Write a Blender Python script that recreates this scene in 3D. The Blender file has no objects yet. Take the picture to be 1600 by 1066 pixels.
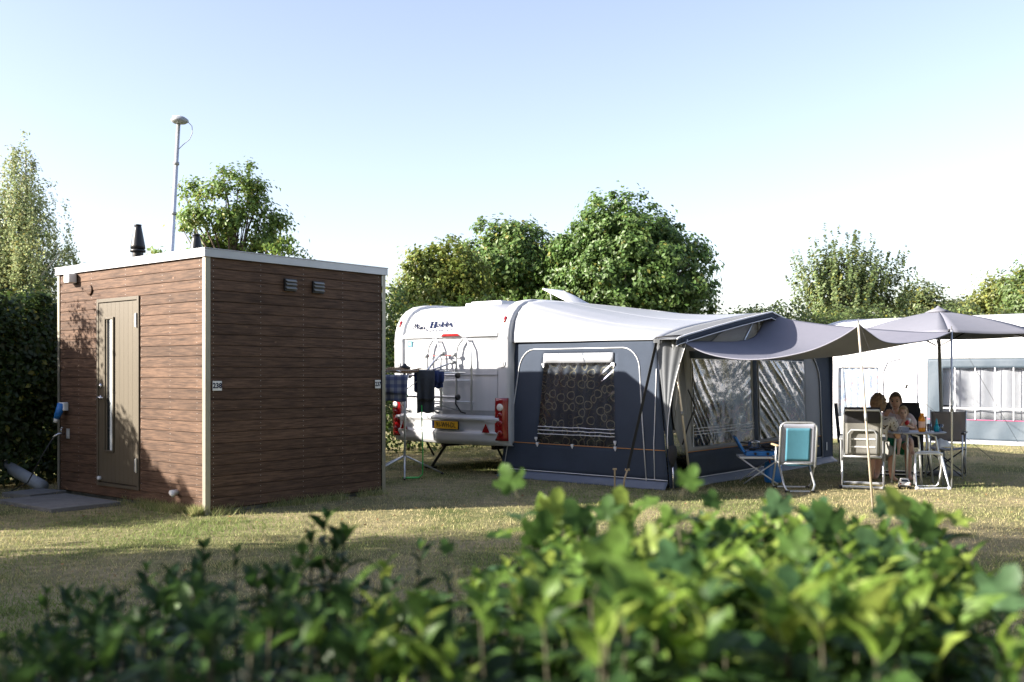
import bpy, bmesh, math, random
import numpy as np
from mathutils import Vector, Matrix, noise as mnoise
random.seed(7); RNG = np.random.default_rng(11)
SC = bpy.context.scene; COL = SC.collection
R = math.radians

# ------------------------------------------------------------------ camera, sky, sun, exposure
cd = bpy.data.cameras.new('camera'); cam = bpy.data.objects.new('camera', cd); COL.objects.link(cam)
cam.location = (0, 0, 1.45); cam.rotation_euler = (R(90), 0, 0)
cd.sensor_width = 36; cd.lens = 35.0; cd.shift_y = 0.0325; cd.clip_start = 0.05; cd.clip_end = 2000
cd.dof.use_dof = True; cd.dof.focus_distance = 12.5; cd.dof.aperture_fstop = 3.6
SC.camera = cam
SUN_EL = R(22.5); SUN_AZ = (0.975, 0.222)          # horizontal direction the light travels
w = bpy.data.worlds.new('World'); SC.world = w; w.use_nodes = True
wn = w.node_tree.nodes; wl = w.node_tree.links
bg = wn['Background']; sky = wn.new('ShaderNodeTexSky'); sky.sky_type = 'NISHITA'; sky.sun_disc = False
sky.sun_elevation = SUN_EL; sky.sun_rotation = math.atan2(-SUN_AZ[0], -SUN_AZ[1])
sky.air_density = 1.0; sky.dust_density = 1.3; sky.ozone_density = 1.2
skc = wn.new('ShaderNodeHueSaturation'); skc.inputs['Saturation'].default_value = 0.82   # thin summer haze: paler sky all round
skt = wn.new('ShaderNodeMix'); skt.data_type = 'RGBA'; skt.blend_type = 'MULTIPLY'; skt.inputs[0].default_value = 1.0; skt.inputs[7].default_value = (1.05, 0.975, 1.02, 1)
wl.new(sky.outputs[0], skc.inputs['Color']); wl.new(skc.outputs[0], skt.inputs[6]); wl.new(skt.outputs[2], bg.inputs[0]); bg.inputs[1].default_value = 0.089
sd = bpy.data.lights.new('sun', 'SUN'); sd.energy = 5.0; sd.angle = R(0.55); sd.color = (1.0, 0.925, 0.81)
sun = bpy.data.objects.new('sun', sd); COL.objects.link(sun); sun.location = (-20, -5, 12)
sun.rotation_euler = Vector((SUN_AZ[0]*math.cos(SUN_EL), SUN_AZ[1]*math.cos(SUN_EL), -math.sin(SUN_EL))).to_track_quat('-Z', 'Y').to_euler()
SC.view_settings.view_transform = 'Standard'; SC.view_settings.look = 'None'
SC.view_settings.exposure = 1.85; SC.view_settings.gamma = 1.0

# ------------------------------------------------------------------ materials
def mat(name, col, rough=0.6, metal=0.0, var=0.12, scale=8.0, bump=0.0, bscale=40.0, stretch=(1,1,1), trans=0.0, spec=0.5, rnd=0.0, coat=0.0):
    m = bpy.data.materials.new(name); m.use_nodes = True
    n = m.node_tree.nodes; l = m.node_tree.links; p = n['Principled BSDF']; out = n['Material Output']
    p.inputs['Roughness'].default_value = rough; p.inputs['Metallic'].default_value = metal
    p.inputs['Specular IOR Level'].default_value = spec
    if coat: p.inputs['Coat Weight'].default_value = coat
    tc = n.new('ShaderNodeTexCoord'); mp = n.new('ShaderNodeMapping'); mp.inputs['Scale'].default_value = stretch
    l.new(tc.outputs['Object'], mp.inputs[0])
    nz = n.new('ShaderNodeTexNoise'); nz.inputs['Scale'].default_value = scale; nz.inputs['Detail'].default_value = 6; nz.inputs['Roughness'].default_value = 0.6
    l.new(mp.outputs[0], nz.inputs['Vector'])
    mx = n.new('ShaderNodeMix'); mx.data_type = 'RGBA'
    mx.inputs[6].default_value = [max(0, c*(1-var*1.6)) for c in col[:3]]+[1]
    mx.inputs[7].default_value = [min(1, c*(1+var*1.6)) for c in col[:3]]+[1]
    l.new(nz.outputs[0], mx.inputs[0]); last = mx.outputs[2]
    if rnd:
        oi = n.new('ShaderNodeObjectInfo'); hs = n.new('ShaderNodeHueSaturation'); mr = n.new('ShaderNodeMapRange')
        mr.inputs['To Min'].default_value = 1-rnd; mr.inputs['To Max'].default_value = 1+rnd
        l.new(oi.outputs['Random'], mr.inputs[0]); l.new(mr.outputs[0], hs.inputs['Value']); l.new(last, hs.inputs['Color']); last = hs.outputs[0]
    l.new(last, p.inputs['Base Color'])
    if bump:
        nb = n.new('ShaderNodeTexNoise'); nb.inputs['Scale'].default_value = bscale; nb.inputs['Detail'].default_value = 4
        l.new(mp.outputs[0], nb.inputs['Vector']); b = n.new('ShaderNodeBump'); b.inputs['Strength'].default_value = bump; b.inputs['Distance'].default_value = 0.02
        l.new(nb.outputs[0], b.inputs['Height']); l.new(b.outputs[0], p.inputs['Normal'])
    if trans:
        t = n.new('ShaderNodeBsdfTranslucent'); l.new(last, t.inputs[0]); ms = n.new('ShaderNodeMixShader'); ms.inputs[0].default_value = trans
        l.new(p.outputs[0], ms.inputs[1]); l.new(t.outputs[0], ms.inputs[2]); l.new(ms.outputs[0], out.inputs[0])
    m['last'] = 0
    return m

def leafmat(name, trans=0.35, rough=0.45, spec=0.4, mottle=False):
    m = bpy.data.materials.new(name); m.use_nodes = True
    n = m.node_tree.nodes; l = m.node_tree.links; p = n['Principled BSDF']; out = n['Material Output']
    a = n.new('ShaderNodeAttribute'); a.attribute_name = 'tint'
    l.new(a.outputs['Color'], p.inputs['Base Color']); p.inputs['Roughness'].default_value = rough; p.inputs['Specular IOR Level'].default_value = spec
    src = a.outputs['Color']
    if mottle:
        ge = n.new('ShaderNodeNewGeometry'); no = n.new('ShaderNodeTexNoise'); no.inputs['Scale'].default_value = 70; no.inputs['Detail'].default_value = 3; l.new(ge.outputs['Position'], no.inputs['Vector'])
        mr = n.new('ShaderNodeMapRange'); mr.inputs['From Min'].default_value = 0.3; mr.inputs['From Max'].default_value = 0.7; mr.inputs['To Min'].default_value = 0.6; mr.inputs['To Max'].default_value = 1.3; l.new(no.outputs[0], mr.inputs[0])
        h2 = n.new('ShaderNodeHueSaturation'); l.new(mr.outputs[0], h2.inputs['Value']); l.new(src, h2.inputs['Color']); src = h2.outputs[0]; l.new(src, p.inputs['Base Color'])
    t = n.new('ShaderNodeBsdfTranslucent'); hs = n.new('ShaderNodeHueSaturation'); hs.inputs['Value'].default_value = 1.4; hs.inputs['Hue'].default_value = 0.49
    l.new(src, hs.inputs['Color']); l.new(hs.outputs[0], t.inputs[0])
    ms = n.new('ShaderNodeMixShader'); ms.inputs[0].default_value = trans
    l.new(p.outputs[0], ms.inputs[1]); l.new(t.outputs[0], ms.inputs[2]); l.new(ms.outputs[0], out.inputs[0])
    return m

def pvcmat(name, gloss=0.3, tint=(0.85, 0.88, 0.9)):
    m = bpy.data.materials.new(name); m.use_nodes = True
    n = m.node_tree.nodes; l = m.node_tree.links; n.remove(n['Principled BSDF']); out = n['Material Output']
    t = n.new('ShaderNodeBsdfTransparent'); t.inputs[0].default_value = (*tint, 1)
    g = n.new('ShaderNodeBsdfGlossy'); g.inputs['Roughness'].default_value = 0.15; g.inputs[0].default_value = (0.9, 0.93, 1, 1)
    tc = n.new('ShaderNodeTexCoord'); nb = n.new('ShaderNodeTexNoise'); nb.inputs['Scale'].default_value = 9
    b = n.new('ShaderNodeBump'); b.inputs['Strength'].default_value = 0.15; b.inputs['Distance'].default_value = 0.05
    l.new(tc.outputs['Object'], nb.inputs['Vector']); l.new(nb.outputs[0], b.inputs['Height']); l.new(b.outputs[0], g.inputs['Normal'])
    f = n.new('ShaderNodeFresnel'); f.inputs[0].default_value = 1.45
    ad = n.new('ShaderNodeMath'); ad.operation = 'MULTIPLY_ADD'; ad.inputs[1].default_value = 1.0; ad.inputs[2].default_value = gloss; ad.use_clamp = True
    l.new(f.outputs[0], ad.inputs[0]); ms = n.new('ShaderNodeMixShader'); l.new(ad.outputs[0], ms.inputs[0])
    l.new(t.outputs[0], ms.inputs[1]); l.new(g.outputs[0], ms.inputs[2]); l.new(ms.outputs[0], out.inputs[0])
    return m

def ringmat(name, base, ring, scale, axes='XZ', trans=0.0):
    """curtain cloth with a print of loose circles"""
    m = mat(name, base, 0.9, var=0.15, scale=3)
    n = m.node_tree.nodes; l = m.node_tree.links; p = n['Principled BSDF']
    tc = n.new('ShaderNodeTexCoord'); sp = n.new('ShaderNodeSeparateXYZ'); l.new(tc.outputs['Object'], sp.inputs[0])
    cb = n.new('ShaderNodeCombineXYZ'); l.new(sp.outputs[axes[0]], cb.inputs[0]); l.new(sp.outputs[axes[1]], cb.inputs[1])
    src = p.inputs['Base Color'].links[0].from_socket; last = src
    for k, (sc_, r0) in enumerate(((scale, 0.34), (scale*1.35, 0.27))):
        ad = n.new('ShaderNodeVectorMath'); ad.operation = 'ADD'; ad.inputs[1].default_value = (k*3.7, k*1.9, 0); l.new(cb.outputs[0], ad.inputs[0])
        v = n.new('ShaderNodeTexVoronoi'); v.voronoi_dimensions = '2D'; v.inputs['Scale'].default_value = sc_; v.inputs['Randomness'].default_value = 0.75
        l.new(ad.outputs[0], v.inputs['Vector'])
        sb = n.new('ShaderNodeMath'); sb.operation = 'SUBTRACT'; sb.inputs[1].default_value = r0; l.new(v.outputs['Distance'], sb.inputs[0])
        ab = n.new('ShaderNodeMath'); ab.operation = 'ABSOLUTE'; l.new(sb.outputs[0], ab.inputs[0])
        lt = n.new('ShaderNodeMath'); lt.operation = 'LESS_THAN'; lt.inputs[1].default_value = 0.045 if k == 0 else 0.025; l.new(ab.outputs[0], lt.inputs[0])
        mx = n.new('ShaderNodeMix'); mx.data_type = 'RGBA'; l.new(lt.outputs[0], mx.inputs[0]); l.new(last, mx.inputs[6])
        mx.inputs[7].default_value = (*(ring if k == 0 else tuple(c*0.45 for c in ring)), 1); last = mx.outputs[2]
    l.new(last, p.inputs['Base Color'])
    return m

def checkmat(name, c1, c2, c3, scale):
    """woven check cloth"""
    m = mat(name, c1, 0.9, var=0.1); n = m.node_tree.nodes; l = m.node_tree.links; p = n['Principled BSDF']
    tc = n.new('ShaderNodeTexCoord'); last = p.inputs['Base Color'].links[0].from_socket
    for ax, colr in (('X', c2), ('Z', c3)):
        wv = n.new('ShaderNodeTexWave'); wv.bands_direction = ax; wv.inputs['Scale'].default_value = scale; l.new(tc.outputs['Object'], wv.inputs['Vector'])
        g = n.new('ShaderNodeMath'); g.operation = 'GREATER_THAN'; g.inputs[1].default_value = 0.55; l.new(wv.outputs['Fac'], g.inputs[0])
        h = n.new('ShaderNodeMath'); h.operation = 'MULTIPLY'; h.inputs[1].default_value = 0.6; l.new(g.outputs[0], h.inputs[0])
        mx = n.new('ShaderNodeMix'); mx.data_type = 'RGBA'; l.new(h.outputs[0], mx.inputs[0]); l.new(last, mx.inputs[6]); mx.inputs[7].default_value = (*colr, 1); last = mx.outputs[2]
    l.new(last, p.inputs['Base Color']); return m

def spotmat(name, base, cols, scale):
    """printed cloth with small coloured blotches"""
    m = mat(name, base, 0.9, var=0.08); n = m.node_tree.nodes; l = m.node_tree.links; p = n['Principled BSDF']
    tc = n.new('ShaderNodeTexCoord'); last = p.inputs['Base Color'].links[0].from_socket
    for k, c in enumerate(cols):
        nz = n.new('ShaderNodeTexNoise'); nz.noise_dimensions = '4D'; nz.inputs['W'].default_value = k*5.3; nz.inputs['Scale'].default_value = scale; nz.inputs['Detail'].default_value = 2
        l.new(tc.outputs['Object'], nz.inputs['Vector'])
        g = n.new('ShaderNodeMath'); g.operation = 'GREATER_THAN'; g.inputs[1].default_value = 0.6; l.new(nz.outputs[0], g.inputs[0])
        mx = n.new('ShaderNodeMix'); mx.data_type = 'RGBA'; l.new(g.outputs[0], mx.inputs[0]); l.new(last, mx.inputs[6]); mx.inputs[7].default_value = (*c, 1); last = mx.outputs[2]
    l.new(last, p.inputs['Base Color']); return m

def woodmat(name, c1, c2):
    m = bpy.data.materials.new(name); m.use_nodes = True
    n = m.node_tree.nodes; l = m.node_tree.links; p = n['Principled BSDF']
    tc = n.new('ShaderNodeTexCoord'); oi = n.new('ShaderNodeObjectInfo')
    ml = n.new('ShaderNodeMath'); ml.operation = 'MULTIPLY'; ml.inputs[1].default_value = 37.0; l.new(oi.outputs['Random'], ml.inputs[0])
    def nz(scale, st, det=6, off=0.0):
        mp = n.new('ShaderNodeMapping'); mp.inputs['Scale'].default_value = st; l.new(tc.outputs['Object'], mp.inputs[0])
        t = n.new('ShaderNodeTexNoise'); t.noise_dimensions = '4D'; t.inputs['Scale'].default_value = scale; t.inputs['Detail'].default_value = det
        t.inputs['Roughness'].default_value = 0.65
        l.new(mp.outputs[0], t.inputs['Vector']); l.new(ml.outputs[0], t.inputs['W']); return t
    g = nz(14, (0.35, 3, 5)); k = nz(4.5, (1.3, 1, 3.2), 3); s = nz(1.1, (1, 1, 1), 4)
    cr = n.new('ShaderNodeValToRGB'); l.new(g.outputs[0], cr.inputs[0])
    cr.color_ramp.elements[0].position = 0.32; cr.color_ramp.elements[0].color = (*c1, 1); cr.color_ramp.elements[1].position = 0.7; cr.color_ramp.elements[1].color = (*c2, 1)
    kr = n.new('ShaderNodeValToRGB'); l.new(k.outputs[0], kr.inputs[0]); kr.color_ramp.elements[0].position = 0.68; kr.color_ramp.elements[1].position = 0.76
    mx = n.new('ShaderNodeMix'); mx.data_type = 'RGBA'; l.new(kr.outputs[0], mx.inputs[0]); l.new(cr.outputs[0], mx.inputs[6]); mx.inputs[7].default_value = (*[min(1, c*1.7) for c in c2], 1)
    sr = n.new('ShaderNodeMapRange'); l.new(s.outputs[0], sr.inputs[0]); sr.inputs['From Min'].default_value = 0.3; sr.inputs['From Max'].default_value = 0.7
    sr.inputs['To Min'].default_value = 0.74; sr.inputs['To Max'].default_value = 1.22
    rv = n.new('ShaderNodeMapRange'); l.new(oi.outputs['Random'], rv.inputs[0]); rv.inputs['To Min'].default_value = 0.84; rv.inputs['To Max'].default_value = 1.14
    mm = n.new('ShaderNodeMath'); mm.operation = 'MULTIPLY'; l.new(sr.outputs[0], mm.inputs[0]); l.new(rv.outputs[0], mm.inputs[1])
    hs = n.new('ShaderNodeHueSaturation'); l.new(mm.outputs[0], hs.inputs['Value']); l.new(mx.outputs[2], hs.inputs['Color']); l.new(hs.outputs[0], p.inputs['Base Color'])
    p.inputs['Roughness'].default_value = 0.7; p.inputs['Specular IOR Level'].default_value = 0.2
    b = n.new('ShaderNodeBump'); b.inputs['Strength'].default_value = 0.25; b.inputs['Distance'].default_value = 0.004; l.new(g.outputs[0], b.inputs['Height']); l.new(b.outputs[0], p.inputs['Normal'])
    return m

M = dict(
 plank=woodmat('stained_plank', (0.034, 0.019, 0.013), (0.155, 0.092, 0.060)),
 nail=mat('nail_head', (0.45, 0.42, 0.4), 0.4, 0.7),
 backing=mat('backing_board', (0.03, 0.02, 0.016), 0.9),
 zinc=mat('zinc_trim', (0.30, 0.285, 0.235), 0.45, 0.55, var=0.25, scale=3, stretch=(1, 1, 0.4)),
 alu=mat('aluminium', (0.62, 0.64, 0.67), 0.35, 0.7, var=0.1),
 steel=mat('steel', (0.55, 0.55, 0.56), 0.25, 0.9),
 cap=mat('roof_edge_metal', (0.42, 0.43, 0.46), 0.4, 0.5, var=0.12, scale=2),
 roofing=mat('roofing_felt', (0.04, 0.04, 0.042), 0.9, bump=0.3),
 door=mat('door_paint', (0.088, 0.071, 0.047), 0.5, var=0.07, scale=2, stretch=(6, 6, 0.3)),
 doorframe=mat('door_frame_paint', (0.082, 0.066, 0.044), 0.5, var=0.08),
 black=mat('black_plastic', (0.012, 0.012, 0.014), 0.45, var=0.2),
 blackm=mat('black_metal', (0.02, 0.021, 0.023), 0.4, 0.3, var=0.2),
 white=mat('white_plastic', (0.72, 0.72, 0.71), 0.4, var=0.05),
 blue=mat('blue_plastic', (0.02, 0.16, 0.48), 0.35, var=0.12),
 darkglass=mat('dark_glass', (0.02, 0.022, 0.025), 0.08, var=0.1, spec=0.8),
 paleglass=mat('frosted_glass', (0.62, 0.66, 0.66), 0.3, var=0.06),
 concrete=mat('concrete', (0.15, 0.15, 0.145), 0.9, var=0.3, scale=9, bump=0.4),
 ink=mat('sign_ink', (0.012, 0.018, 0.05), 1.0, spec=0.0),
 gelcoat=mat('caravan_skin', (0.50, 0.515, 0.54), 0.28, var=0.05, scale=2.5, stretch=(5, 5, 0.5), bump=0.04, bscale=25, coat=0.3),
 gelcoat2=mat('caravan_trim', (0.50, 0.51, 0.53), 0.3, var=0.03, coat=0.2),
 greytrim=mat('grey_trim', (0.25, 0.26, 0.27), 0.5),
 red=mat('red_lens', (0.22, 0.006, 0.008), 0.15, var=0.2, scale=30, coat=0.5),
 clearlens=mat('clear_lens', (0.7, 0.66, 0.6), 0.12, var=0.2, scale=30),
 plate=mat('number_plate_yellow', (0.72, 0.40, 0.02), 0.4, var=0.04),
 euroblue=mat('plate_blue', (0.02, 0.06, 0.35), 0.4),
 rubber=mat('tyre_rubber', (0.018, 0.018, 0.018), 0.85),
 awndark=mat('awning_charcoal', (0.040, 0.052, 0.076), 0.8, spec=0.2, var=0.12, scale=3, bump=0.12, bscale=14),
 awnskirt=mat('awning_skirt', (0.11, 0.13, 0.17), 0.6, var=0.15, scale=6, bump=0.3, bscale=10),
 awnlight=mat('awning_light_grey', (0.34, 0.34, 0.36), 0.8, var=0.07, scale=3, bump=0.1, bscale=12, trans=0.25),
 awnmid=mat('awning_mid_grey', (0.16, 0.17, 0.185), 0.8, var=0.08, scale=3, bump=0.1, bscale=12, trans=0.15),
 awnwhite=mat('awning_white_pvc', (0.36, 0.375, 0.41), 0.35, var=0.07, scale=2, bump=0.05, bscale=5, trans=0.12),
 piping=mat('piping_white', (0.7, 0.7, 0.72), 0.5),
 orange=mat('piping_orange', (0.55, 0.24, 0.06), 0.6),
 strap=mat('black_webbing', (0.02, 0.02, 0.022), 0.8),
 pvc=pvcmat('clear_pvc', 0.16, (0.80, 0.83, 0.86)), pvc3=pvcmat('tent_pvc', 0.05, (0.96, 0.97, 0.98)), pvc2=pvcmat('clear_pvc_front', 0.09, (0.8, 0.83, 0.86)),
 ring=ringmat('ring_print_curtain', (0.045, 0.056, 0.076), (0.30, 0.27, 0.19), 6.5, 'XZ'),
 ring2=ringmat('ring_print_curtain_front', (0.075, 0.072, 0.068), (0.32, 0.27, 0.17), 6.5, 'YZ'),
 canopy=mat('sun_canopy_cloth', (0.185, 0.188, 0.235), 0.75, var=0.06, scale=2, bump=0.25, bscale=4, trans=0.22),
 parasol=mat('parasol_cloth', (0.19, 0.195, 0.235), 0.8, var=0.05, scale=4, trans=0.14, bump=0.08, bscale=10),
 pole=mat('tent_pole', (0.55, 0.48, 0.38), 0.4, 0.3, var=0.15),
 bluecloth=mat('turquoise_mesh_cloth', (0.085, 0.27, 0.37), 0.7, var=0.08, scale=12, trans=0.2),
 bluegrey=mat('pale_grey_cloth', (0.36, 0.38, 0.46), 0.8, var=0.06, trans=0.15),
 beige=mat('beige_padding', (0.21, 0.205, 0.19), 0.85, var=0.08, scale=6, trans=0.1),
 darkpad=mat('dark_padding', (0.025, 0.025, 0.03), 0.85, var=0.15),
 taupe=mat('taupe_canvas', (0.26, 0.235, 0.225), 0.9, var=0.08),
 tabletop=mat('table_laminate', (0.36, 0.39, 0.46), 0.35, var=0.05),
 skin=mat('skin', (0.56, 0.33, 0.24), 0.5, var=0.08, scale=10), skin2=mat('child_skin', (0.68, 0.46, 0.37), 0.5, var=0.06),
 hairbrown=mat('curly_hair', (0.19, 0.12, 0.07), 0.7, var=0.5, scale=40, bump=1.0, bscale=60), hairdark=mat('dark_hair', (0.10, 0.068, 0.045), 0.7, var=0.3, scale=50, bump=0.6, bscale=90),
 hairblond=mat('blond_hair', (0.46, 0.33, 0.18), 0.7, var=0.3, scale=40, bump=0.5, bscale=90),
 blouse=spotmat('printed_blouse', (0.46, 0.43, 0.38), [(0.06, 0.05, 0.04), (0.55, 0.5, 0.42), (0.2, 0.13, 0.06)], 22),
 tshirt=mat('pale_pink_tshirt', (0.62, 0.5, 0.53), 0.9, var=0.06), shorts=mat('green_shorts', (0.01, 0.22, 0.11), 0.8), babytop=mat('pale_top', (0.6, 0.52, 0.5), 0.9), babyshort=mat('grey_shorts', (0.2, 0.2, 0.24), 0.9),
 eye=mat('eye_dark', (0.02, 0.015, 0.012), 0.3), lip=mat('lips', (0.32, 0.11, 0.09), 0.5), redplastic=mat('red_plastic', (0.55, 0.02, 0.03), 0.35),
 juice=mat('orange_bottle', (0.75, 0.27, 0.01), 0.3), labelp=mat('bottle_label', (0.75, 0.5, 0.42), 0.5, var=0.2, scale=40), teal=mat('teal_plastic', (0.0, 0.30, 0.42), 0.3),
 paper=mat('white_paper', (0.72, 0.73, 0.76), 0.8),
 towel=mat('grey_towel', (0.055, 0.06, 0.072), 0.95, var=0.2, scale=30, bump=0.4, bscale=120), navy=mat('navy_cloth', (0.02, 0.035, 0.12), 0.9, var=0.3, scale=10),
 check=checkmat('blue_check_cloth', (0.30, 0.33, 0.40), (0.03, 0.05, 0.16), (0.04, 0.06, 0.18), 3.2), stripe=checkmat('brown_striped_cloth', (0.20, 0.12, 0.06), (0.42, 0.30, 0.16), (0.14, 0.08, 0.04), 10),
 hose=mat('green_hose', (0.03, 0.45, 0.08), 0.4), cable=mat('dark_cable', (0.02, 0.02, 0.02), 0.6), greypipe=mat('grey_pipe', (0.24, 0.26, 0.28), 0.45, var=0.15),
 tentwhite=mat('tent_white', (0.80, 0.80, 0.82), 0.6, var=0.03, bump=0.08, bscale=6, trans=0.2), tentblue=mat('tent_blue_grey', (0.055, 0.078, 0.105), 0.6, var=0.15, scale=2, bump=0.35, bscale=5),
 tentcurtain=spotmat('tent_curtain', (0.62, 0.66, 0.72), [(0.35, 0.42, 0.58), (0.62, 0.42, 0.42)], 12), tentwin=mat('tent_window_haze', (0.66, 0.68, 0.74), 0.6, trans=0.3, var=0.25, scale=1.5), pinkpiping=mat('pink_piping', (0.5, 0.1, 0.22), 0.6),
 bark=mat('bark', (0.10, 0.075, 0.055), 0.9, var=0.35, scale=12, bump=0.6, bscale=30), birchbark=mat('birch_bark', (0.45, 0.43, 0.40), 0.8, var=0.5, scale=5, stretch=(1, 1, 3)),
 twig=mat('twig', (0.055, 0.05, 0.025), 0.8, var=0.3), redtwig=mat('red_twig', (0.26, 0.07, 0.07), 0.6, var=0.2),
 leaf=leafmat('tree_leaf', 0.36), hedgeleaf=leafmat('hedge_leaf', 0.42, 0.5, 0.3, True), grass=leafmat('grass_blade', 0.3, 0.7, 0.2), deadleaf=mat('dead_leaf', (0.18, 0.08, 0.035), 0.8),
 tan=mat('tan_plastic', (0.4, 0.3, 0.18), 0.5), dark=mat('dark_interior', (0.02, 0.02, 0.022), 0.9),
)

# ------------------------------------------------------------------ mesh helpers
class MB:
    def __init__(s): s.v = []; s.f = []; s.mi = []; s.m = 0
    def add(s, vs, fs):
        o = len(s.v); s.v += [tuple(p) for p in vs]; s.f += [tuple(i+o for i in f) for f in fs]; s.mi += [s.m]*len(fs); return s
    def box(s, c, d, rot=(0, 0, 0)):
        m = Matrix.Rotation(rot[2], 3, 'Z') @ Matrix.Rotation(rot[1], 3, 'Y') @ Matrix.Rotation(rot[0], 3, 'X')
        vs = [Vector(c)+m @ Vector((x*d[0]/2, y*d[1]/2, z*d[2]/2)) for x in (-1, 1) for y in (-1, 1) for z in (-1, 1)]
        return s.add(vs, [(0, 1, 3, 2), (4, 6, 7, 5), (0, 4, 5, 1), (2, 3, 7, 6), (0, 2, 6, 4), (1, 5, 7, 3)])
    def tube(s, pts, r, n=8, closed=False):
        P = [Vector(p) for p in pts]; k = len(P); rs = r if isinstance(r, (list, tuple)) else [r]*k
        vs = []; fs = []; up = None
        for i in range(k):
            a = P[(i-1) % k] if (closed or i > 0) else P[i]; b = P[(i+1) % k] if (closed or i < k-1) else P[i]
            t = (b-a); t = t.normalized() if t.length > 1e-9 else Vector((0, 0, 1))
            if up is None: up = t.orthogonal().normalized()
            up = (up-t*up.dot(t)); up = up.normalized() if up.length > 1e-6 else t.orthogonal().normalized()
            q = t.cross(up)
            for j in range(n):
                an = 2*math.pi*j/n; vs.append(P[i]+(up*math.cos(an)+q*math.sin(an))*rs[i])
        for i in range(k if closed else k-1):
            i2 = (i+1) % k
            for j in range(n): fs.append((i*n+j, i*n+(j+1) % n, i2*n+(j+1) % n, i2*n+j))
        if not closed: fs.append(tuple(range(n-1, -1, -1))); fs.append(tuple((k-1)*n+j for j in range(n)))
        return s.add(vs, fs)
    def lathe(s, prof, c=(0, 0, 0), n=20, axis='Z'):
        vs = []; fs = []; k = len(prof)
        for r, z in prof:
            for j in range(n):
                a = 2*math.pi*j/n; p = (r*math.cos(a), r*math.sin(a), z)
                if axis == 'Y': p = (p[0], p[2], p[1])
                if axis == 'X': p = (p[2], p[0], p[1])
                vs.append((c[0]+p[0], c[1]+p[1], c[2]+p[2]))
        for i in range(k-1):
            for j in range(n): fs.append((i*n+j, i*n+(j+1) % n, (i+1)*n+(j+1) % n, (i+1)*n+j))
        fs.append(tuple(range(n-1, -1, -1))); fs.append(tuple((k-1)*n+j for j in range(n)))
        return s.add(vs, fs)
    def prism(s, poly, ext):
        k = len(poly); e = Vector(ext); vs = [Vector(p) for p in poly]+[Vector(p)+e for p in poly]
        fs = [tuple(range(k-1, -1, -1)), tuple(range(k, 2*k))]+[(i, (i+1) % k, k+(i+1) % k, k+i) for i in range(k)]
        return s.add(vs, fs)
    def sheet(s, fn, us, vs_, skip=None):
        if isinstance(us, int): us = [i/us for i in range(us+1)]
        if isinstance(vs_, int): vs_ = [i/vs_ for i in range(vs_+1)]
        nu = len(us); pts = [fn(u, v) for v in vs_ for u in us]; fs = []
        for j in range(len(vs_)-1):
            for i in range(nu-1):
                if skip and skip((us[i]+us[i+1])/2, (vs_[j]+vs_[j+1])/2): continue
                fs.append((j*nu+i, j*nu+i+1, (j+1)*nu+i+1, (j+1)*nu+i))
        return s.add(pts, fs)
    def mesh(s, name, mats, smooth=False):
        me = bpy.data.meshes.new(name); me.from_pydata(s.v, [], s.f)
        for m in (mats if isinstance(mats, (list, tuple)) else [mats]): me.materials.append(m)
        me.polygons.foreach_set('material_index', s.mi)
        if smooth: me.polygons.foreach_set('use_smooth', [True]*len(me.polygons))
        bm = bmesh.new(); bm.from_mesh(me); bmesh.ops.recalc_face_normals(bm, faces=bm.faces); bm.to_mesh(me); bm.free()
        me.update(); return me
    def build(s, name, m, parent=None, smooth=False, bevel=0, solid=0, sub=0, angle=30):
        mt = [M[x] if isinstance(x, str) else x for x in (m if isinstance(m, (list, tuple)) else [m])]
        return link(name, s.mesh(name, mt, smooth), parent, bevel, solid, sub)
def link(name, me, parent=None, bevel=0, solid=0, sub=0):
    o = bpy.data.objects.new(name, me); COL.objects.link(o)
    if parent: o.parent = parent
    if solid: d = o.modifiers.new('solid', 'SOLIDIFY'); d.thickness = solid; d.offset = 0
    if bevel:
        d = o.modifiers.new('bevel', 'BEVEL'); d.width = bevel; d.segments = 2; d.limit_method = 'ANGLE'; d.angle_limit = R(35)
    if sub: d = o.modifiers.new('sub', 'SUBSURF'); d.levels = sub; d.render_levels = sub
    return o
def tag(o, label=None, cat=None, group=None, kind=None):
    for k, v in (('label', label), ('category', cat), ('group', group), ('kind', kind)):
        if v: o[k] = v
    return o
def thing(name, label, cat, loc=(0, 0, 0), rz=0, group=None):
    o = bpy.data.objects.new(name, None); COL.objects.link(o); o.location = loc; o.rotation_euler = (0, 0, rz); o.empty_display_size = 0.1
    return tag(o, label, cat, group)
def arc(c, r, a0, a1, n, ax=(0, 2), fixed=0.0):
    out = []
    for i in range(n+1):
        a = R(a0+(a1-a0)*i/n); p = [fixed]*3; p[ax[0]] = c[0]+r*math.cos(a); p[ax[1]] = c[1]+r*math.sin(a); out.append(tuple(p))
    return out
def text_mesh(txt, size, m, ext=0.001, sx=1.0, bold=0.0):
    cu = bpy.data.curves.new('lettering', 'FONT'); cu.body = txt; cu.size = size; cu.align_x = 'CENTER'; cu.align_y = 'CENTER'; cu.extrude = ext; cu.offset = bold; cu.resolution_u = 3
    ob = bpy.data.objects.new('lettering', cu); COL.objects.link(ob); dg = bpy.context.evaluated_depsgraph_get()
    me = bpy.data.meshes.new_from_object(ob.evaluated_get(dg)); bpy.data.objects.remove(ob); me.transform(Matrix.Diagonal((sx, 1, 1, 1)))
    me.materials.clear(); me.materials.append(M[m]); return me
def nz(x, y, z=0.0): return mnoise.noise(Vector((x, y, z)))
PH = R(39.2); AX = Vector((math.sin(PH), math.cos(PH), 0)); BX = Vector((math.cos(PH), -math.sin(PH), 0))   # plot axes: AX away, BX to the right and nearer

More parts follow.
